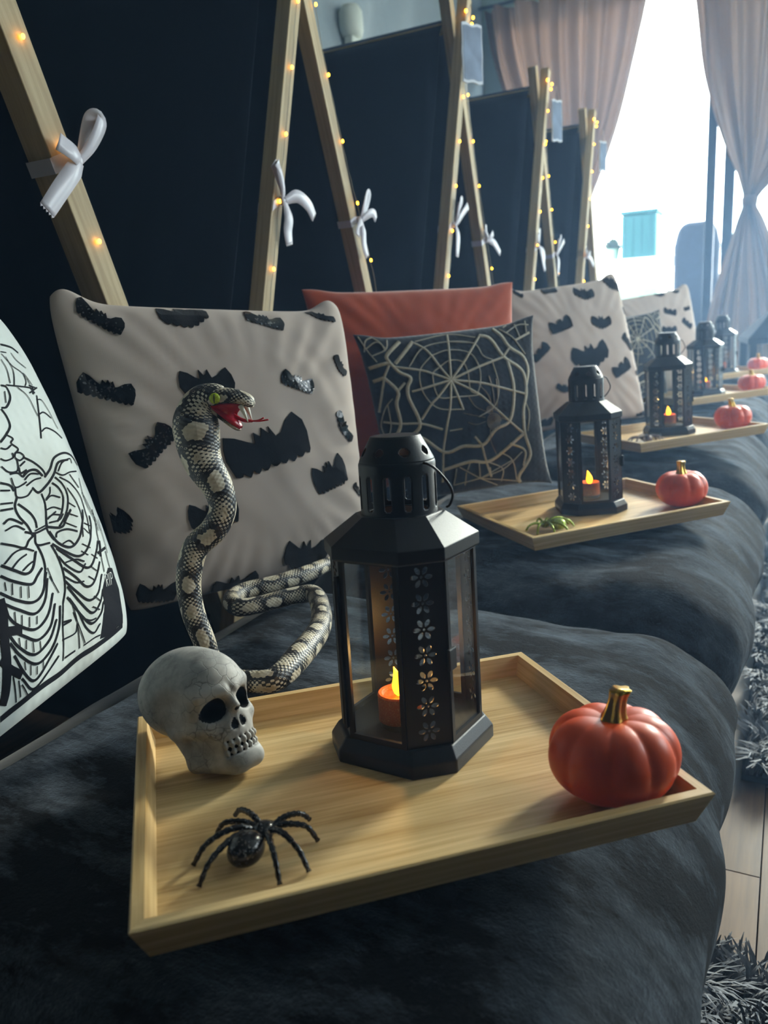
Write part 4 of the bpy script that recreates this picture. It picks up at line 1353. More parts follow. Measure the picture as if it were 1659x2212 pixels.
G = 'cushions propped along the tents'
t, d = make_cushion('bat1', 'bat_cushion', M_['linen'], .0048, 3, .045, .017)
add_bats('bat1', t, d, sequins=(2, 6, 11, 12, 4, 8, 0), asp={0: 1.1, 1: 1.0, 2: .75, 3: .35, 4: 1.0, 5: 1.25, 6: .9, 7: .9, 8: .85, 9: .95, 10: 1.5, 11: .7, 13: 2.2, 14: 1.1, 15: 1.3, 16: 1.1, 17: 1.0}, fat={13: 1.5, 14: 1.05})
tag(t, 'large cream cushion with black felt bats, right behind the snake', 'cushion', G)
t, d = make_cushion('orange', 'plain_cushion', M_['rust'], .0045, 8, 0, .004)
tag(t, 'plain rust orange cushion behind the spider web cushion', 'cushion', G)
t, d = make_cushion('web', 'web_cushion', M_['knit'], .002, 12, -.015, .004)
strips(D['web'], d, 'embroidered_web', M_['yarn'], t, .0024, raised=.0020)
tag(t, 'black knitted cushion with large cream spider web, before the orange cushion', 'cushion', G)
# metallic embroidered spider: crop centre found on the cushion's uv square
su, sv = .33, -.15
lines = []
for r0, cu, cv, turns in ((.105, su, sv-.02, 5), (.05, su-.035, sv+.13, 3)):
    pts = []
    for i in range(turns*12):
        a = i/12*2*PI
        r = r0*(1-i/(turns*12))
        pts.append((cu+r*.85*math.cos(a), cv+r*1.05*math.sin(a)))
    lines.append([1.0]+pts)
for pts in (((su, sv+.1), (su-.02, sv+.3), (su-.13, sv+.48)), ((su+.03, sv+.12), (su+.04, sv+.35), (su+.02, sv+.55)), ((su+.05, sv+.1), (su+.09, sv+.3), (su+.1, sv+.5)),
            ((su-.08, sv+.12), (su-.2, sv+.2), (su-.27, sv+.34)), ((su-.1, sv+.05), (su-.25, sv+.1), (su-.36, sv+.14)), ((su-.1, sv), (su-.22, sv-.02), (su-.32, sv+.02)),
            ((su+.1, sv+.02), (su+.2, sv-.05), (su+.33, sv-.2)), ((su-.06, sv-.1), (su-.07, sv-.25), (su-.02, sv-.42))):
    lines.append([.9]+list(pts))
strips(lines, d, 'embroidered_spider', M_['copper_thread'], t, .00155, raised=.0022)

t, d = make_cushion('bat2', 'bat_cushion', M_['linen'], .004, 21, .04, .012)
add_bats('bat2', t, d, sequins=(), asp={3: .9, 7: 1.1, 6: 1.0, 8: 1.6, 13: 1.4, 4: 1.1}, fat={})
tag(t, 'cream cushion with black felt bats behind the second lantern', 'cushion', G)
t, d = make_cushion('bat3', 'bat_cushion', M_['linen'], .004, 33, .04, .012)
add_bats('bat3', t, d, asp={}, fat={})
tag(t, 'farthest cream bat cushion, behind the fourth lantern', 'cushion', G)
t, d = make_cushion('web2', 'web_cushion', M_['knit'], .002, 40)
strips(D['web'], d, 'embroidered_web', M_['yarn'], t, .0013, raised=.0012)
tag(t, 'small distant blue grey web cushion between the two cream bat cushions', 'cushion', G)

t, d = make_cushion('skel', 'skeleton_cushion', M_['canvas'], .0016, 51, .02)
patch(D['tomb'], d, 'printed_tombstone', M_['ink'], t, th=.0005, step=.05)
# the drawing is symmetrical about the breastbone: its far half lies left of the picture's edge
us = .30
mir = []
for w, *pts in D['skel']:
    q = [(2*us-u-.10*v, v) for u, v in pts]
    if w < 6 and max(u for u, v in q) < us-.30 and min(u for u, v in q) > -.95:
        mir.append([w]+q)
D['skel'] += mir
strips(D['skel'], d, 'printed_drawing', M_['ink'], t, .00092, eps=.0007)
(ax, ay), (bx, by) = D['rip']
ux, uy = bx-ax, by-ay
vx, vy = -uy*1.0, ux*1.0
L = 1.0
def rp(px, py):
    return (ax+ux*px+vx*py, ay+uy*px+vy*py)
rip = [[1.6, rp(0, -.3), rp(0, .6)], [1.6, rp(0, .6), rp(.26, .55), rp(.26, .2), rp(0, .15)], [1.6, rp(.05, .15), rp(.28, -.3)],
       [1.6, rp(.48, -.3), rp(.48, .6)], [1.6, rp(.72, -.3), rp(.72, .6)], [1.6, rp(.72, .6), rp(1.0, .55), rp(1.0, .2), rp(.72, .15)]]
strips(rip, d, 'printed_letters', M_['print_white'], t, .00072, eps=.0013)
tag(t, 'white canvas cushion printed with a black line skeleton at the left edge', 'cushion', G)

# ------------------------------------------------------------------ snake
SN = D['snake']
head_dir = None
pts = catmull([s for s in SN], 8)
V, F, UV = tube([p[:3] for p in pts], [p[3] for p in pts], 28, cap=True, up=(1, 0, 0))
# shift the seam to the hidden side and keep uv continuous by doubling the seam column
nseg = 28
V2, F2, U2 = [], [], []
rows = len(pts)
for i in range(rows):
    for j in range(nseg+1):
        V2.append(V[i*nseg+(j % nseg)])
        U2.append((j/nseg, UV[i*nseg][1]))
for i in range(rows-1):
    for j in range(nseg):
        a = i*(nseg+1)+j
        F2.append((a, a+1, a+nseg+2, a+nseg+1))
F2.append(tuple(reversed([j for j in range(nseg)])))
F2.append(tuple([(rows-1)*(nseg+1)+j for j in range(nseg)]))
org = Vector(SN[14][:3])
snake = thing('toy_snake', 'rearing toy snake with black and cream scales and open red mouth, behind the skull', 'toy snake', tuple(org))
mesh_obj('snake_body', [Vector(v)-org for v in V2], F2, M_['snake'], snake, True, uvs=U2)
# head: local x forwards (to the camera's right), z up, y away from the camera
HM = Matrix.Translation(Vector((-.5440, .6800, .7200))-org) @ Matrix.Rotation(math.radians(18), 4, 'Z') @ Matrix.Rotation(math.radians(0), 4, 'X') @ Matrix.Rotation(math.radians(6), 4, 'Y')


def head_loft(rows_, name, mat, parent, M, n=28, uvk=None):
    """rows_: (x, z centre, half width, half height up, half height down)"""
    V, F, U = [], [], []
    P = catmull(rows_, 5)
    L = 0
    for i, (x, zc, w, hu, hd) in enumerate(P):
        for j in range(n+1):
            a = 2*PI*j/n
            y, z = w*math.cos(a), math.sin(a)
            z = zc+(hu*z if z > 0 else hd*z)
            V.append(M @ Vector((x, y, z)))
            U.append((j/n, -x))
    for i in range(len(P)-1):
        for j in range(n):
            a = i*(n+1)+j
            F.append((a, a+1, a+n+2, a+n+1))
    F.append(tuple(range(n)))
    F.append(tuple(reversed(range((len(P)-1)*(n+1), (len(P)-1)*(n+1)+n))))
    return mesh_obj(name, V, F, mat, parent, True, uvs=U)


# upper head with flat snout
head_loft([(-.021, -.004, .012, .012, .014), (-.012, .001, .0165, .0125, .013), (0, .004, .0175, .0115, .0075), (.012, .0045, .0158, .0108, .0055), (.022, .0035, .0135, .0098, .0052), (.030, .002, .0105, .0085, .0055), (.0350, .001, .0062, .0055, .0045), (.0362, .0008, .0010, .0010, .0010)], 'snake_head', M_['snake'], snake, HM)
JM = HM @ Matrix.Translation((-.006, 0, -.008)) @ Matrix.Rotation(math.radians(38), 4, 'Y')
jaw = head_loft([(-.010, 0, .011, .003, .007), (0, 0, .0145, .003, .0055), (.012, .0, .0130, .0026, .0046), (.024, 0, .0100, .0024, .0040), (.031, 0, .0060, .0022, .0032), (.0345, 0, .0010, .0008, .0010)], 'lower_jaw', M_['snake'], snake, JM)
# red mouth lining: roof and floor of the mouth and a web between them
head_loft([(-.006, -.004, .0130, .004, .0035), (.006, -.0015, .0145, .004, .0030), (.018, -.0005, .0120, .004, .0026), (.027, -.0005, .0080, .003, .0024), (.0315, 0, .0030, .002, .0016)], 'mouth_roof', M_['snake_red'], snake, HM)
head_loft([(-.006, .0015, .0125, .0045, .002), (.006, .002, .0138, .0042, .002), (.016, .002, .0122, .0050, .002), (.026, .002, .0092, .0050, .002), (.0335, .0015, .0035, .0032, .001)], 'mouth_floor', M_['snake_red'], snake, JM)
mb = MB()
for s in (-1, 1):
    a = [HM @ Vector((x, s*w, z)) for x, w, z in ((-.010, .0145, -.004), (0, .0152, -.0028), (.010, .0135, -.001), (.024, .0105, -.001))]
    b = [JM @ Vector((x, s*w, .002)) for x, w in ((-.006, .0125), (.004, .0135), (.013, .0124), (.025, .0090))]
    V = []
    for p, q in zip(a, b):
        for k in range(5):
            r = p.lerp(q, k/4)
            r += (HM.to_3x3() @ Vector((-.0040, -s*.004, 0)))*math.sin(PI*k/4)
            V.append(r)
    mb.add(V, [(i*5+j, i*5+j+1, i*5+j+6, i*5+j+5) for i in range(3) for j in range(4)])
mb.obj('mouth_web', M_['snake_red'], snake, smooth=True, solid=.0008)
for s in (-1, 1):
    p = [(.0235, s*.0075, -.001), (.0262, s*.0076, -.0065), (.0290, s*.0072, -.0125), (.0315, s*.0066, -.0185)]
    MB().tube([HM @ Vector(q) for q in catmull(p, 4)], [.0033*(1-i/13)+.0002 for i in range(13)], 12).obj('fang', M_['fang'], snake, smooth=True)
    ex = HM @ Vector((-.0015, s*.0172, .0056))
    er = HM.to_3x3() @ Matrix.Rotation(math.radians(-8*s), 3, 'Z')
    e = MB().ellipsoid(ex, (.0060, .0036, .0058), 20, 14, M=er).obj('eye', M_['eye'], snake, smooth=True)
    MB().ellipsoid(ex+er @ Vector((0, s*.0016, 0)), (.0011, .0024, .0050), 12, 10, M=er).obj('pupil', M_['pupil'], e, smooth=True)
    nz = HM @ Vector((.0315, s*.0058, .0028))
    MB().ellipsoid(nz, (.0014, .0012, .0012), 8, 6).obj('nostril', M_['pupil'], snake, smooth=True)
tg = catmull([(.002, 0, .005), (.018, 0, .0075), (.030, 0, .0105), (.038, 0, .0165)], 5)
MB().tube([JM @ Vector(q) for q in tg], [.0026-.0010*i/15 for i in range(16)], 10).tube([JM @ Vector(q) for q in catmull([(.038, 0, .0165), (.044, .002, .0215), (.050, .004, .0285)], 4)], .0009, 8).tube([JM @ Vector(q) for q in catmull([(.038, 0, .0165), (.043, -.002, .0225), (.046, -.004, .029)], 4)], .0009, 8).obj('forked_tongue', M_['snake_red'], snake, smooth=True)

# ------------------------------------------------------------------ tents
APEX = [.637, 1.405, 2.215, 3.015, 3.76]
TX, LT, ZX, SL = -.85, .038, 1.50, .33
LX = .042
RX = -1.72
tname = ['nearest', 'second', 'third', 'fourth', 'farthest']


def beam(name, p0, p1, w, mat, parent, org, bev=.0015):
    p0, p1 = Vector(p0)-org, Vector(p1)-org
    d = p1-p0
    L = d.length
    xa = d.normalized()
    ya = Vector((1, 0, 0)) if abs(xa.x) < .9 else Vector((0, 1, 0))
    ya = (ya-xa*ya.dot(xa)).normalized()
    za = xa.cross(ya)
    M = Matrix((xa, ya, za)).transposed().to_4x4()
    M.translation = (p0+p1)/2
    o = MB().box((-L/2, -w[0]/2, -w[1]/2), (L/2, w[0]/2, w[1]/2)).obj(name, mat, parent, bevel=bev)
    o.matrix_local = M
    return o


def leg_line(k, side, z):
    """Y of the centre line of a front leg at height z; side -1 foot towards the camera."""
    return APEX[k]+side*(ZX-z)*SL


for k, ya in enumerate(APEX):
    LX, LT = (.042, .038) if k == 0 else (.030, .031)
    org = Vector((TX, ya, 0))
    t = thing('tent', ['nearest black play tent, only its right wooden leg in view', 'second black play tent, with two wooden legs rising behind the cushions', 'third black play tent, with a large grey plaque at its peak', 'fourth black play tent, with a small glossy plaque at its peak', 'farthest black play tent, standing before the window curtain'][k], 'tent', tuple(org), group='black tents with pale wooden legs')
    zt = 1.61
    foot = .03
    for side in (-1, 1):
        xo = .45*LX*(1 if side < 0 else -1)
        beam('leg', (TX+xo, leg_line(k, side, foot), foot), (TX+xo, leg_line(k, side, zt), zt), (LX, LT), M_['tent_wood'], t, org)
        beam('leg', (RX+xo, leg_line(k, side, foot), foot), (RX+xo, leg_line(k, side, zt), zt), (LX, LT), M_['tent_wood'], t, org)
    beam('ridge_pole', (RX+.045, ya, 1.538), (TX-.032, ya, 1.538), (.022, .022), M_['tent_wood'], t, org)
    # cloth: over the ridge and down both slopes outside the legs, with slack
    mb = MB()
    nx, nz = 26, 40
    V = []
    prof = []
    for s in np.linspace(-1, 1, 2*nz+1):
        z = 1.556-abs(s)*1.53
        zz = min(z, ZX+.03)
        y = leg_line(k, 1 if s > 0 else -1, z)-ya
        y = math.copysign(min(.38, abs(y)+.024), s) if s != 0 else 0
        if z > ZX-.16:
            f = (1.556-z)/(1.556-(ZX-.16))
            ye = abs(leg_line(k, 1 if s > 0 else -1, ZX-.16)-ya)+.024
            y = math.copysign(.018+f*(ye-.018), s) if s != 0 else 0
        prof.append((y, z if s != 0 else 1.558))
    for i in range(nx+1):
        x = (TX-.036)+(RX+.036-(TX-.036))*i/nx
        for y, z in prof:
            w = .010*mnoise.noise(Vector((x*7, y*5+k, z*1.2)))*min(1, abs(y)*4)+.004*math.sin(x*38+z*2+k)*min(1, abs(y)*3)
            V.append(Vector((x, ya+y-math.copysign(abs(w), y) if y else ya, z))-org)
    c = 2*nz+1
    F = [(i*c+j, (i+1)*c+j, (i+1)*c+j+1, i*c+j+1) for i in range(nx) for j in range(2*nz)]
    mesh_obj('tent_cloth', V, F, M_['tent_cloth'], t, True, solid=.0015)

# black sheet lining the tents: floor level behind the mattresses
# ------------------------------------------------------------------ fairy lights
def leg_pt(k, side, z, dx=.003):
    LX, LT = (.042, .038) if k == 0 else (.030, .031)
    xo = .45*LX*(1 if side < 0 else -1)
    return Vector((TX+xo+LX/2+dx, leg_line(k, side, z), z))


def star(c, r):
    return (c, r)


for k in range(5):
    sides = (-1, 1) if k else (1,)
    org = leg_pt(k, 1, 1.3)
    t = thing('fairy_lights', ['warm fairy light string on the leg of the nearest tent', 'warm fairy light string on the legs of the second tent', 'warm fairy light string on the legs of the third tent, below the large plaque', 'warm fairy light string on the legs of the fourth tent', 'warm fairy light string at the peak of the farthest tent'][k], 'string lights', tuple(org), group='fairy light strings on the tent legs')
    rnd = random.Random(k+2)
    LX, LT = (.042, .038) if k == 0 else (.030, .031)
    for side in sides:
        off = 0 if side < 0 else .021
        zs = np.arange(.56 if k else .60, 1.56, .02)
        P = []
        for z in zs:
            p = leg_pt(k, side, z)
            if off:
                p = p+Vector((-.004, 0, 0)) if k == 0 else p
                p.y += (off+.010*math.sin(z*9)) if k else .004
            p.y += rnd.uniform(-.002, .002)
            P.append(p-org)
        MB().tube(P, .0006, 5).obj('wire', M_['wire'], t)
        step = .115
        z = .64+(.02 if side < 0 else .05)
        while z < 1.55:
            p = leg_pt(k, side, z)
            if off:
                p.y += (off+.010*math.sin(z*9)) if k else .004
            mb = MB().ellipsoid(p-org+Vector((.002, 0, 0)), (.0024, .0024, .0034), 8, 6)
            mb.obj('bulb', M_['bulb'], t)
            z += step
    if k > 1:
        for dx, dy, z in ((.014, .012, 1.562), (.012, .006, 1.545), (.010, -.03, 1.568)):
            MB().ellipsoid(Vector((TX+LX+dx-.01, APEX[k]+dy+.03, z))-org, (.0032, .0032, .0042), 8, 6).obj('bulb', M_['bulb'], t)


# ------------------------------------------------------------------ satin bows on the legs
def ribbon(parts_name, pts, width, parent, org, twist=0, tip=None):
    """A strip of ribbon along pts=(y, z, x) rows; width across, in the plane facing the aisle."""
    P = catmull(pts, 6)
    V, F = [], []
    for i, p in enumerate(P):
        a, b = np.array(P[max(0, i-1)]), np.array(P[min(len(P)-1, i+1)])
        t = b-a
        L = math.hypot(t[0], t[1]) or 1
        s = i/(len(P)-1)
        w = width*(.55+.45*min(1, s*4)) if tip != 'loop' else width*(.45+.55*math.sin(PI*min(1, s*1.0)))
        ny, nz = -t[1]/L*w/2, t[0]/L*w/2
        nxx = twist*w/2*math.sin(PI*s)
        V.append(Vector((p[2]+nxx, p[0]+ny, p[1]+nz))-org)
        V.append(Vector((p[2]+.25*nxx+.0015*math.sin(s*7), p[0], p[1]))-org)
        V.append(Vector((p[2]-nxx, p[0]-ny, p[1]-nz))-org)
    n = len(P)
    for i in range(n-1):
        F += [(3*i, 3*i+1, 3*i+4, 3*i+3), (3*i+1, 3*i+2, 3*i+5, 3*i+4)]
    if tip == 'zig':
        # pinked end
        a, c = V[-3], V[-1]
        t = (V[-2]-V[-5]).normalized()*width*.16
        base = len(V)
        K = 5
        for j in range(K+1):
            V.append(a.lerp(c, j/K)+(t*0))
        for j in range(K):
            V.append(a.lerp(c, (j+.5)/K)+t)
            F.append((base+j, base+j+1, base+K+1+j))
    return mesh_obj(parts_name, V, F, M_['ribbon'], parent, True, solid=.0005, soff=0)


def bow(k, side, zc, label, strips_, w=.017):
    LX, LT = (.042, .038) if k == 0 else (.030, .031)
    """strips_: list of (name, [(dy, dz, dx)...], tip)"""
    xo = .45*LX*(1 if side < 0 else -1)
    yc = leg_line(k, side, zc)
    sl = (leg_line(k, side, zc+.1)-leg_line(k, side, zc))/.1
    xf = TX+xo+LX/2
    org = Vector((xf, yc, zc))
    t = thing('ribbon_bow', label, 'bow', tuple(org), group='white satin bows on the tent legs')
    h = LT/2+.002
    # band round the leg
    V = []
    loop = [(-h, .5), (0, .5), (h, .5), (h, -.5*1.0), (h, -.5), (-h, -.5)]
    ring = [(xf-LX-.001, -h), (xf+.0012, -h), (xf+.0018, 0), (xf+.0012, h), (xf-LX-.001, h)]
    hh = w*.38
    for x, dy in ring:
        for s in (1, -1):
            z = zc+s*hh-(.006 if dy < 0 else 0)+dy*.15
            V.append(Vector((x, yc+dy+sl*s*hh, z))-org)
    n = len(ring)
    F = [(2*i, 2*((i+1) % n), 2*((i+1) % n)+1, 2*i+1) for i in range(n)]
    mesh_obj('band', V, F, M_['ribbon'], t, False, solid=.0006, soff=1)
    ky = h*.35 if side < 0 else h*.8
    MB().ellipsoid((.006, ky, .001), (.006, .007, .008), 14, 10).obj('knot', M_['ribbon'], t, smooth=True)
    for nm, pts, tip in strips_:
        ribbon(nm, [(yc+ky+a, zc+b, xf+.008+c) for a, b, c in pts], w, t, org, twist=.35 if tip == 'loop' else .15, tip=tip)
    return t


bow(0, 1, 1.017, 'large white satin bow on the leg of the nearest tent', [
    ('loop', [(0, 0, 0), (.020, .022, .006), (.036, .046, .010), (.042, .058, .008), (.034, .056, .0), (.020, .034, -.002), (.002, .004, 0)], 'loop'),
    ('tail', [(0, 0, .003), (-.022, -.016, .010), (-.048, -.040, .012), (-.072, -.066, .010)], 'zig'),
    ('tail', [(0, .002, .003), (-.020, .008, .012), (-.038, .018, .009)], None)], w=.024)
bow(1, -1, 1.005, 'white satin bow on the left leg of the second tent', [
    ('loop', [(0, 0, 0), (-.006, .022, .006), (-.014, .048, .008), (-.022, .060, .004), (-.008, .040, 0), (.002, .004, 0)], 'loop'),
    ('tail', [(0, 0, .003), (.030, .010, .010), (.062, -.002, .012), (.082, -.020, .010)], 'zig'),
    ('tail', [(0, 0, .003), (-.003, -.028, .010), (-.006, -.050, .008), (-.002, -.072, .006)], 'zig')], w=.022)
bow(1, 1, 1.000, 'white satin bow on the right leg of the second tent', [
    ('loop', [(0, 0, 0), (.006, .024, .006), (.020, .052, .008), (.034, .054, .004), (.026, .028, 0), (.002, .004, 0)], 'loop'),
    ('tail', [(0, 0, .003), (.022, .014, .010), (.040, .016, .012), (.052, .006, .010)], 'zig'),
    ('tail', [(0, 0, .003), (-.010, -.022, .010), (-.006, -.050, .008), (.008, -.074, .006)], 'zig'),
    ('tail', [(0, 0, .003), (-.018, -.012, .008), (-.030, -.034, .006)], None)], w=.018)
for k, side, zc, lb, v in ((2, -1, 1.02, 'white bow on the left leg of the third tent', 0), (2, 1, 1.00, 'white bow on the right leg of the third tent', 1), (3, -1, 1.00, 'white bow on the left leg of the fourth tent', 2),
                           (3, 1, .99, 'white bow on the right leg of the fourth tent', 0), (4, -1, .99, 'white bow on the left leg of the farthest tent', 1)):
    ss = [[('loop', [(0, 0, 0), (.014, .030, .006), (.026, .062, .008), (.034, .058, .004), (.024, .030, 0), (.002, .004, 0)], 'loop'),
           ('tail', [(0, 0, .003), (.028, .026, .010), (.070, .052, .012)], 'zig'), ('tail', [(0, 0, .003), (-.006, -.030, .010), (-.012, -.080, .008)], 'zig')],
          [('loop', [(0, 0, 0), (-.012, .012, .006), (-.034, .026, .008), (-.030, .034, .004), (-.012, .016, 0), (.002, .004, 0)], 'loop'),
           ('tail', [(0, 0, .003), (.030, -.006, .010), (.080, -.034, .012)], 'zig'), ('tail', [(0, 0, .003), (.012, .014, .010), (.030, .022, .008)], None)],
          [('loop', [(0, 0, 0), (-.012, .022, .006), (-.026, .044, .008), (-.010, .050, .004), (.002, .026, 0), (.002, .004, 0)], 'loop'),
           ('tail', [(0, 0, .003), (.010, -.036, .010), (.030, -.080, .012)], 'zig'), ('tail', [(0, 0, .003), (.022, -.02, .010), (.040, -.05, .008)], 'zig')]][v]
    bow(k, side, zc, lb, ss, w=.020)

# ------------------------------------------------------------------ plaques at the peaks
def plaque(k, z0, z1, w, label, yoff):
    t = thing('plaque', label, 'sign', (TX+LX+.03, APEX[k]+yoff, (z0+z1)/2), rot=(0, 0, -.45), group='plaques hanging at the tent peaks')
    h = z1-z0
    out = []
    for i in range(40):
        a = 2*PI*i/40
        # bracket shaped outline
        x, y = math.cos(a), math.sin(a)
        m_ = max(abs(x), abs(y))
        x, y = x/m_, y/m_
        s = 1-.06*abs(math.sin(3*a))
        out.append((x*w/2*s, y*h/2*s))
    def slab(x0, x1, sc_):
        return [[(x0, y*sc_, z*sc_) for y, z in out], [(x1, y*sc_, z*sc_) for y, z in out]]
    MB().loft(slab(0, .004, 1)).obj('plaque_edge', M_['plaque_edge'], t)
    MB().loft(slab(.0038, .0052, .90)).obj('slate_face', M_['slate'], t)
    MB().tube([(.002, -w*.3, h*.45), (.002, 0, h*.45+.05), (.002, w*.3, h*.45)], .0008, 6).obj('hanging_string', M_['wire'], t)
    return t


plaque(2, 1.375, 1.520, .075, 'large grey chalk plaque with white wavy edge on the third tent', -.05)
plaque(3, 1.36, 1.500, .055, 'small pale blue plaque with a bright reflection on the fourth tent', -.0)
plaque(4, 1.355, 1.48, .05, 'small pale plaque on the farthest tent, before the curtain', .03)

# ------------------------------------------------------------------ curtains
def curtain(name, prof, y0, amp, folds, label, knot_z, seed):
    prof = sorted(prof)
    Z = [p[0] for p in prof]
    t = thing(name, label, 'curtain', (prof[0][1], y0, 0), group='taupe tie back curtains')
    org = Vector((prof[0][1], y0, 0))
    nu, nv = 150, 90
    V = []
    zs = np.linspace(Z[0], Z[-1], nv+1)
    for z in zs:
        xl = np.interp(z, Z, [p[1] for p in prof])
        xr = np.interp(z, Z, [p[2] for p in prof])
        w = xr-xl
        for i in range(nu+1):
            s = i/nu
            ph = folds*2*PI*(s+.03*mnoise.noise(Vector((s*5, z*.8, seed))))
            am = amp*min(1, .35+w/.9)
            dd = am*math.sin(ph)+am*.35*math.sin(ph*2.3+seed+z)
            V.append(Vector((xl+w*s+.012*math.sin(ph*1.0+1.2), y0+dd, z))-org)
    c = nu+1
    F = [(j*c+i, j*c+i+1, (j+1)*c+i+1, (j+1)*c+i) for j in range(nv) for i in range(nu)]
    mesh_obj('curtain_panel', V, F, M_['curtain'], t, True)
    kx = (np.interp(knot_z, Z, [p[1] for p in prof])+np.interp(knot_z, Z, [p[2] for p in prof]))/2
    kw = (np.interp(knot_z, Z, [p[2] for p in prof])-np.interp(knot_z, Z, [p[1] for p in prof]))/2+.014
    rings = [[(kx-org.x+kw*r*math.cos(2*PI*j/24), (.055+.0)*r*math.sin(2*PI*j/24), knot_z+dz) for j in range(24)] for r, dz in ((.9, -.03), (1.03, -.015), (1.05, .015), (.9, .03))]
    MB().loft(rings, False, False).obj('tie_band', M_['curtain'], t, smooth=True, solid=.004)
    return t


def smooth_prof(rows_):
    return [tuple(r) for r in catmull(rows_, 5)]


curtain('curtain', smooth_prof([(2.80, -2.04, -.93), (2.5, -1.99, -.99), (2.2, -1.90, -1.06), (1.95, -1.80, -1.13), (1.70, -1.66, -1.22), (1.50, -1.52, -1.30), (1.36, -1.44, -1.34), (1.2, -1.50, -1.30), (.95, -1.58, -1.25), (.6, -1.64, -1.22), (.05, -1.68, -1.20)]), 5.86, .060, 7, 'taupe curtain gathered at the left of the bright window', 1.36, 3)
curtain('curtain', smooth_prof([(2.80, -.70, .60), (2.5, -.655, .52), (2.2, -.615, .42), (1.97, -.555, .28), (1.71, -.465, .08), (1.50, -.37, -.14), (1.367, -.325, -.26), (1.25, -.365, -.215), (1.02, -.44, -.12), (.70, -.52, .0), (.33, -.57, .08), (.03, -.60, .10)]), 5.86, .060, 7, 'taupe curtain tied in the middle at the right of the window', 1.367, 9)
rod = structure(MB().tube([(-2.08, 5.86, 2.82), (2.2, 5.86, 2.82)], .012, 12).obj('trim_1', M_['frame_dark']))

# ------------------------------------------------------------------ outside the window: bright garden furniture
t = thing('garden_table', 'white garden table outside the window, below the teal crate', 'table', (-1.25, 7.5, -.06))
MB().box((-.38, -.3, 1.13), (.34, .3, 1.20)).obj('tabletop', M_['white_rattan'], t, bevel=.02)
for sx in (-.36, .28):
    for sy in (-.27, .23):
        MB().box((sx, sy, 0), (sx+.04, sy+.04, 1.13)).obj('leg', M_['white_rattan'], t)
t = thing('storage_crate', 'teal crate standing on the white garden table', 'crate', (-1.24, 7.5, 1.141))
MB().box((-.12, -.2, 0), (.17, .2, .36)).obj('crate_body', M_['teal'], t, bevel=.02)
MB().box((-.13, -.21, .36), (.18, .21, .39)).obj('lid', M_['teal'], t, bevel=.008)
for i in range(4):
    MB().box((-.10+i*.07, -.206, .03), (-.09+i*.07, -.2, .34)).obj('rib', M_['teal'], t)
b = thing('plant_tub', 'dark green leafy tub left of the teal crate', 'plant', (-1.46, 7.45, 1.141))
mb = MB().loft([[(r*math.cos(2*PI*j/16), r*math.sin(2*PI*j/16), z) for j in range(16)] for r, z in ((.05, 0), (.065, .10))])
mb.obj('pot', M_['sage'], b)
mb = MB()
rr = random.Random(3)
for i in range(60):
    a, e = rr.uniform(0, 2*PI), rr.uniform(.2, 1.4)
    L = rr.uniform(.10, .17)
    p = Vector((0, 0, .09))
    dr = Vector((math.cos(a)*math.cos(e), math.sin(a)*math.cos(e), math.sin(e)))
    s = Vector((-math.sin(a), math.cos(a), 0))*.018
    mb.add([p, p+dr*L*.5+s, p+dr*L-Vector((0, 0, .02)), p+dr*L*.5-s], [(0, 1, 2, 3)])
mb.obj('leaves', plain('dark_leaf', '#3c4b38', .7), b)
t = thing('garden_bin', 'pale sage bin under the white garden table', 'bin', (-1.22, 7.45, -.06))
MB().loft([[(x*s, y*s, z) for x, y in ((-.16, -.14), (.16, -.14), (.16, .14), (-.16, .14))] for s, z in ((.8, .0), (1, .85), (1.06, .86), (1.06, .93), (.98, .95))]).obj('bin_body', M_['sage'], t, bevel=.01)
t = thing('armchair', 'dark blue high back chair outside by the door post', 'chair', (-.72, 6.9, -.06))
MB().loft([[(x*a, y, z) for x, y in ((-.17, .10), (.17, .10), (.17, .20), (-.17, .20))] for a, z in ((.95, .45), (1, .9), (1.02, 1.25), (.85, 1.38), (.55, 1.43))]).obj('backrest', M_['chair_dark'], t, bevel=.03)
MB().box((-.19, -.25, .38), (.19, .16, .50)).obj('seat', M_['chair_dark'], t, bevel=.03)
for s in (-1, 1):
    MB().box((s*.20-.025, -.24, .40), (s*.20+.025, .18, .72)).obj('armrest', M_['chair_dark'], t, bevel=.015)
    for yy in (-.2, .12):
        MB().box((s*.17-.02, yy, 0), (s*.17+.02, yy+.04, .39)).obj('leg', M_['frame_dark'], t)

# ------------------------------------------------------------------ sheet and box at the left wall
V = []
nu, nv = 60, 30
for j in range(nv+1):
    for i in range(nu+1):
        s, r = i/nu, j/nv
        y = 3.2+2.3*s
        z = 1.1+1.75*r
        V.append((-2.05+.02*math.sin(s*26+2*mnoise.noise(Vector((s*4, r*3, 1))))+.02*mnoise.noise(Vector((s*12, r*7, 0))), y, z))
F = [(j*(nu+1)+i, j*(nu+1)+i+1, (j+1)*(nu+1)+i+1, (j+1)*(nu+1)+i) for j in range(nv) for i in range(nu)]
o = mesh_obj('hanging_sheet', V, F, M_['grey_cloth'], None, True, solid=.002)
tag(o, 'creased dark grey sheet hanging on the wall behind the third tent', 'sheet')
t = thing('wall_lamp', 'small pale wall lamp beside the leg of the second tent', 'lamp', (-2.0, 3.80, 2.09))
MB().box((-.02, -.05, -.05), (.03, .13, .03)).obj('lamp_base', M_['pale'], t, bevel=.01)
MB().loft([[(r*math.cos(2*PI*j/20), r*math.sin(2*PI*j/20), z) for j in range(20)] for r, z in ((.05, .03), (.06, .06), (.058, .14), (.04, .17))]).obj('lamp_shade', M_['pale'], t, smooth=True)

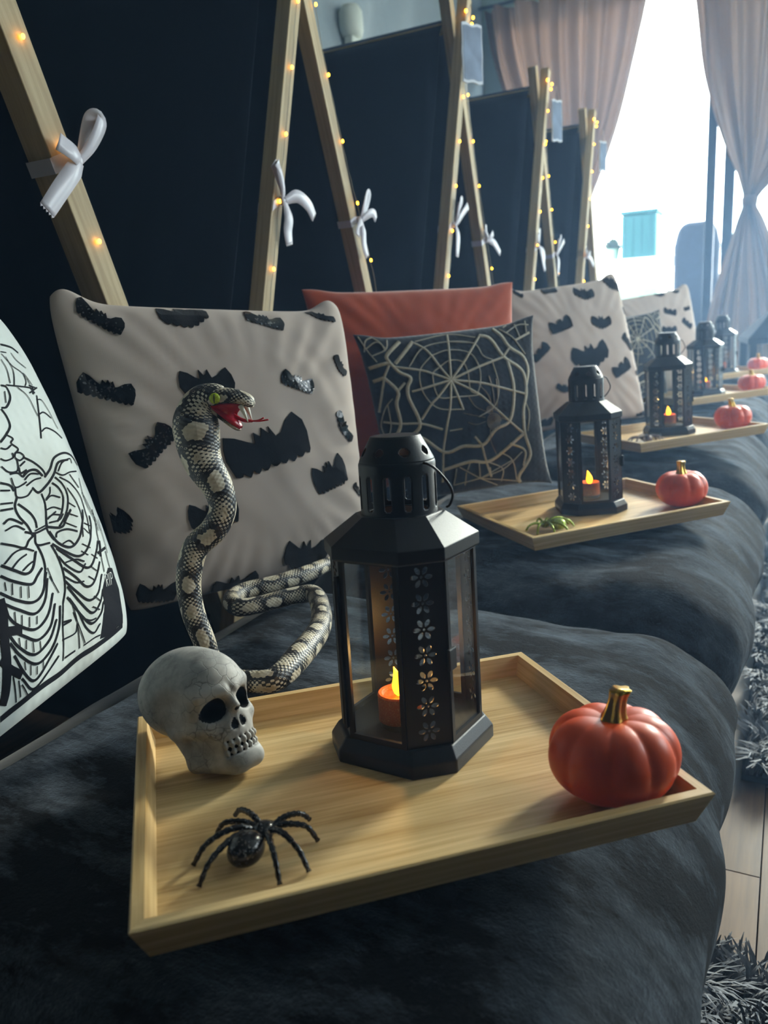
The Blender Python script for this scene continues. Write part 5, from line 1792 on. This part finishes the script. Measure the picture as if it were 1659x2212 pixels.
# ------------------------------------------------------------------ big floor lantern by the curtain
t = thing('floor_lantern', 'tall black house shaped lantern at the right edge, before the curtain', 'lantern', (-.06, 4.92, 0), rot=(0, 0, .2))
bm_ = M_['matte_black']
W = .16
MB().box((-W-.02, -W-.02, 0), (W+.02, W+.02, .04)).obj('base', bm_, t, bevel=.005)
for sx in (-1, 1):
    for sy in (-1, 1):
        MB().box((sx*W-.018, sy*W-.018, .04), (sx*W+.018, sy*W+.018, .53)).obj('corner_post', bm_, t, bevel=.003)
for q in range(4):
    M = Matrix.Rotation(q*PI/2, 4, 'Z')
    o = MB().box((-W+.02, -W-.002, .05), (W-.02, -W+.002, .52)).obj('pane', M_['glass'], t)
    o.matrix_local = M
MB().loft([[(x*s, y*s, z) for x, y in ((-1, -1), (1, -1), (1, 1), (-1, 1))] for s, z in ((W+.03, .53), (W+.03, .56), (.065, .69), (.05, .70))]).obj('roof', bm_, t, bevel=.004)
MB().box((-.04, -.04, .70), (.04, .04, .73)).obj('vent', bm_, t, bevel=.004)
MB().tube(catmull([(-.04, 0, .71), (-.05, 0, .76), (0, 0, .80), (.05, 0, .76), (.04, 0, .71)], 6), .004, 8).obj('ring_handle', bm_, t, smooth=True)

# ------------------------------------------------------------------ shaggy rugs
def rug(x0, y0, x1, y1, label, seed, dens):
    o_ = Vector(((x0+x1)/2, (y0+y1)/2, 0))
    t = thing('shaggy_rug', label, 'rug', tuple(o_), group='grey shaggy rugs on the floor')
    MB().box((x0-o_.x, y0-o_.y, .0005), (x1-o_.x, y1-o_.y, .012)).obj('rug_backing', M_['rug_back'], t)
    rs = np.random.RandomState(seed)
    n = int((x1-x0)*(y1-y0)*dens)
    X = rs.uniform(x0, x1, n)
    Y = rs.uniform(y0, y1, n)
    # clumps lean the same way
    V, F = [], []
    for i in range(n):
        q = Vector((X[i]*16, Y[i]*16, seed))
        a = mnoise.noise(q)*5+rs.uniform(-.5, .5)
        L = rs.uniform(.035, .06)
        ln = .55+.5*mnoise.noise(q+Vector((5, 3, 1)))+rs.uniform(-.15, .15)
        dx, dy = math.cos(a), math.sin(a)
        w = rs.uniform(.0012, .0024)
        bx, by = X[i]-o_.x, Y[i]-o_.y
        b = len(V)
        for s, ww in ((0, .8), (.35, 1), (.7, .9), (1, .25)):
            h = L*math.sin(min(PI/2, s*1.25))*(1-.55*ln*s)
            r = L*ln*s*s*1.1
            px, py = bx+dx*r, by+dy*r
            V.append((px-dy*w*ww, py+dx*w*ww, .012+h))
            V.append((px+dy*w*ww, py-dx*w*ww, .012+h+.0006))
        for j in range(3):
            F.append((b+2*j, b+2*j+1, b+2*j+3, b+2*j+2))
    o = mesh_obj('pile', V, F, M_['rug'], t, True)
    o['kind'] = 'stuff'
    return t


rug(-.035, 1.31, .42, 3.1, 'dark grey shaggy rug beside the second and third beds', 4, 42000)
rug(-.09, .30, .45, .865, 'grey shaggy rug at the bottom right corner beside the nearest bed', 6, 46000)
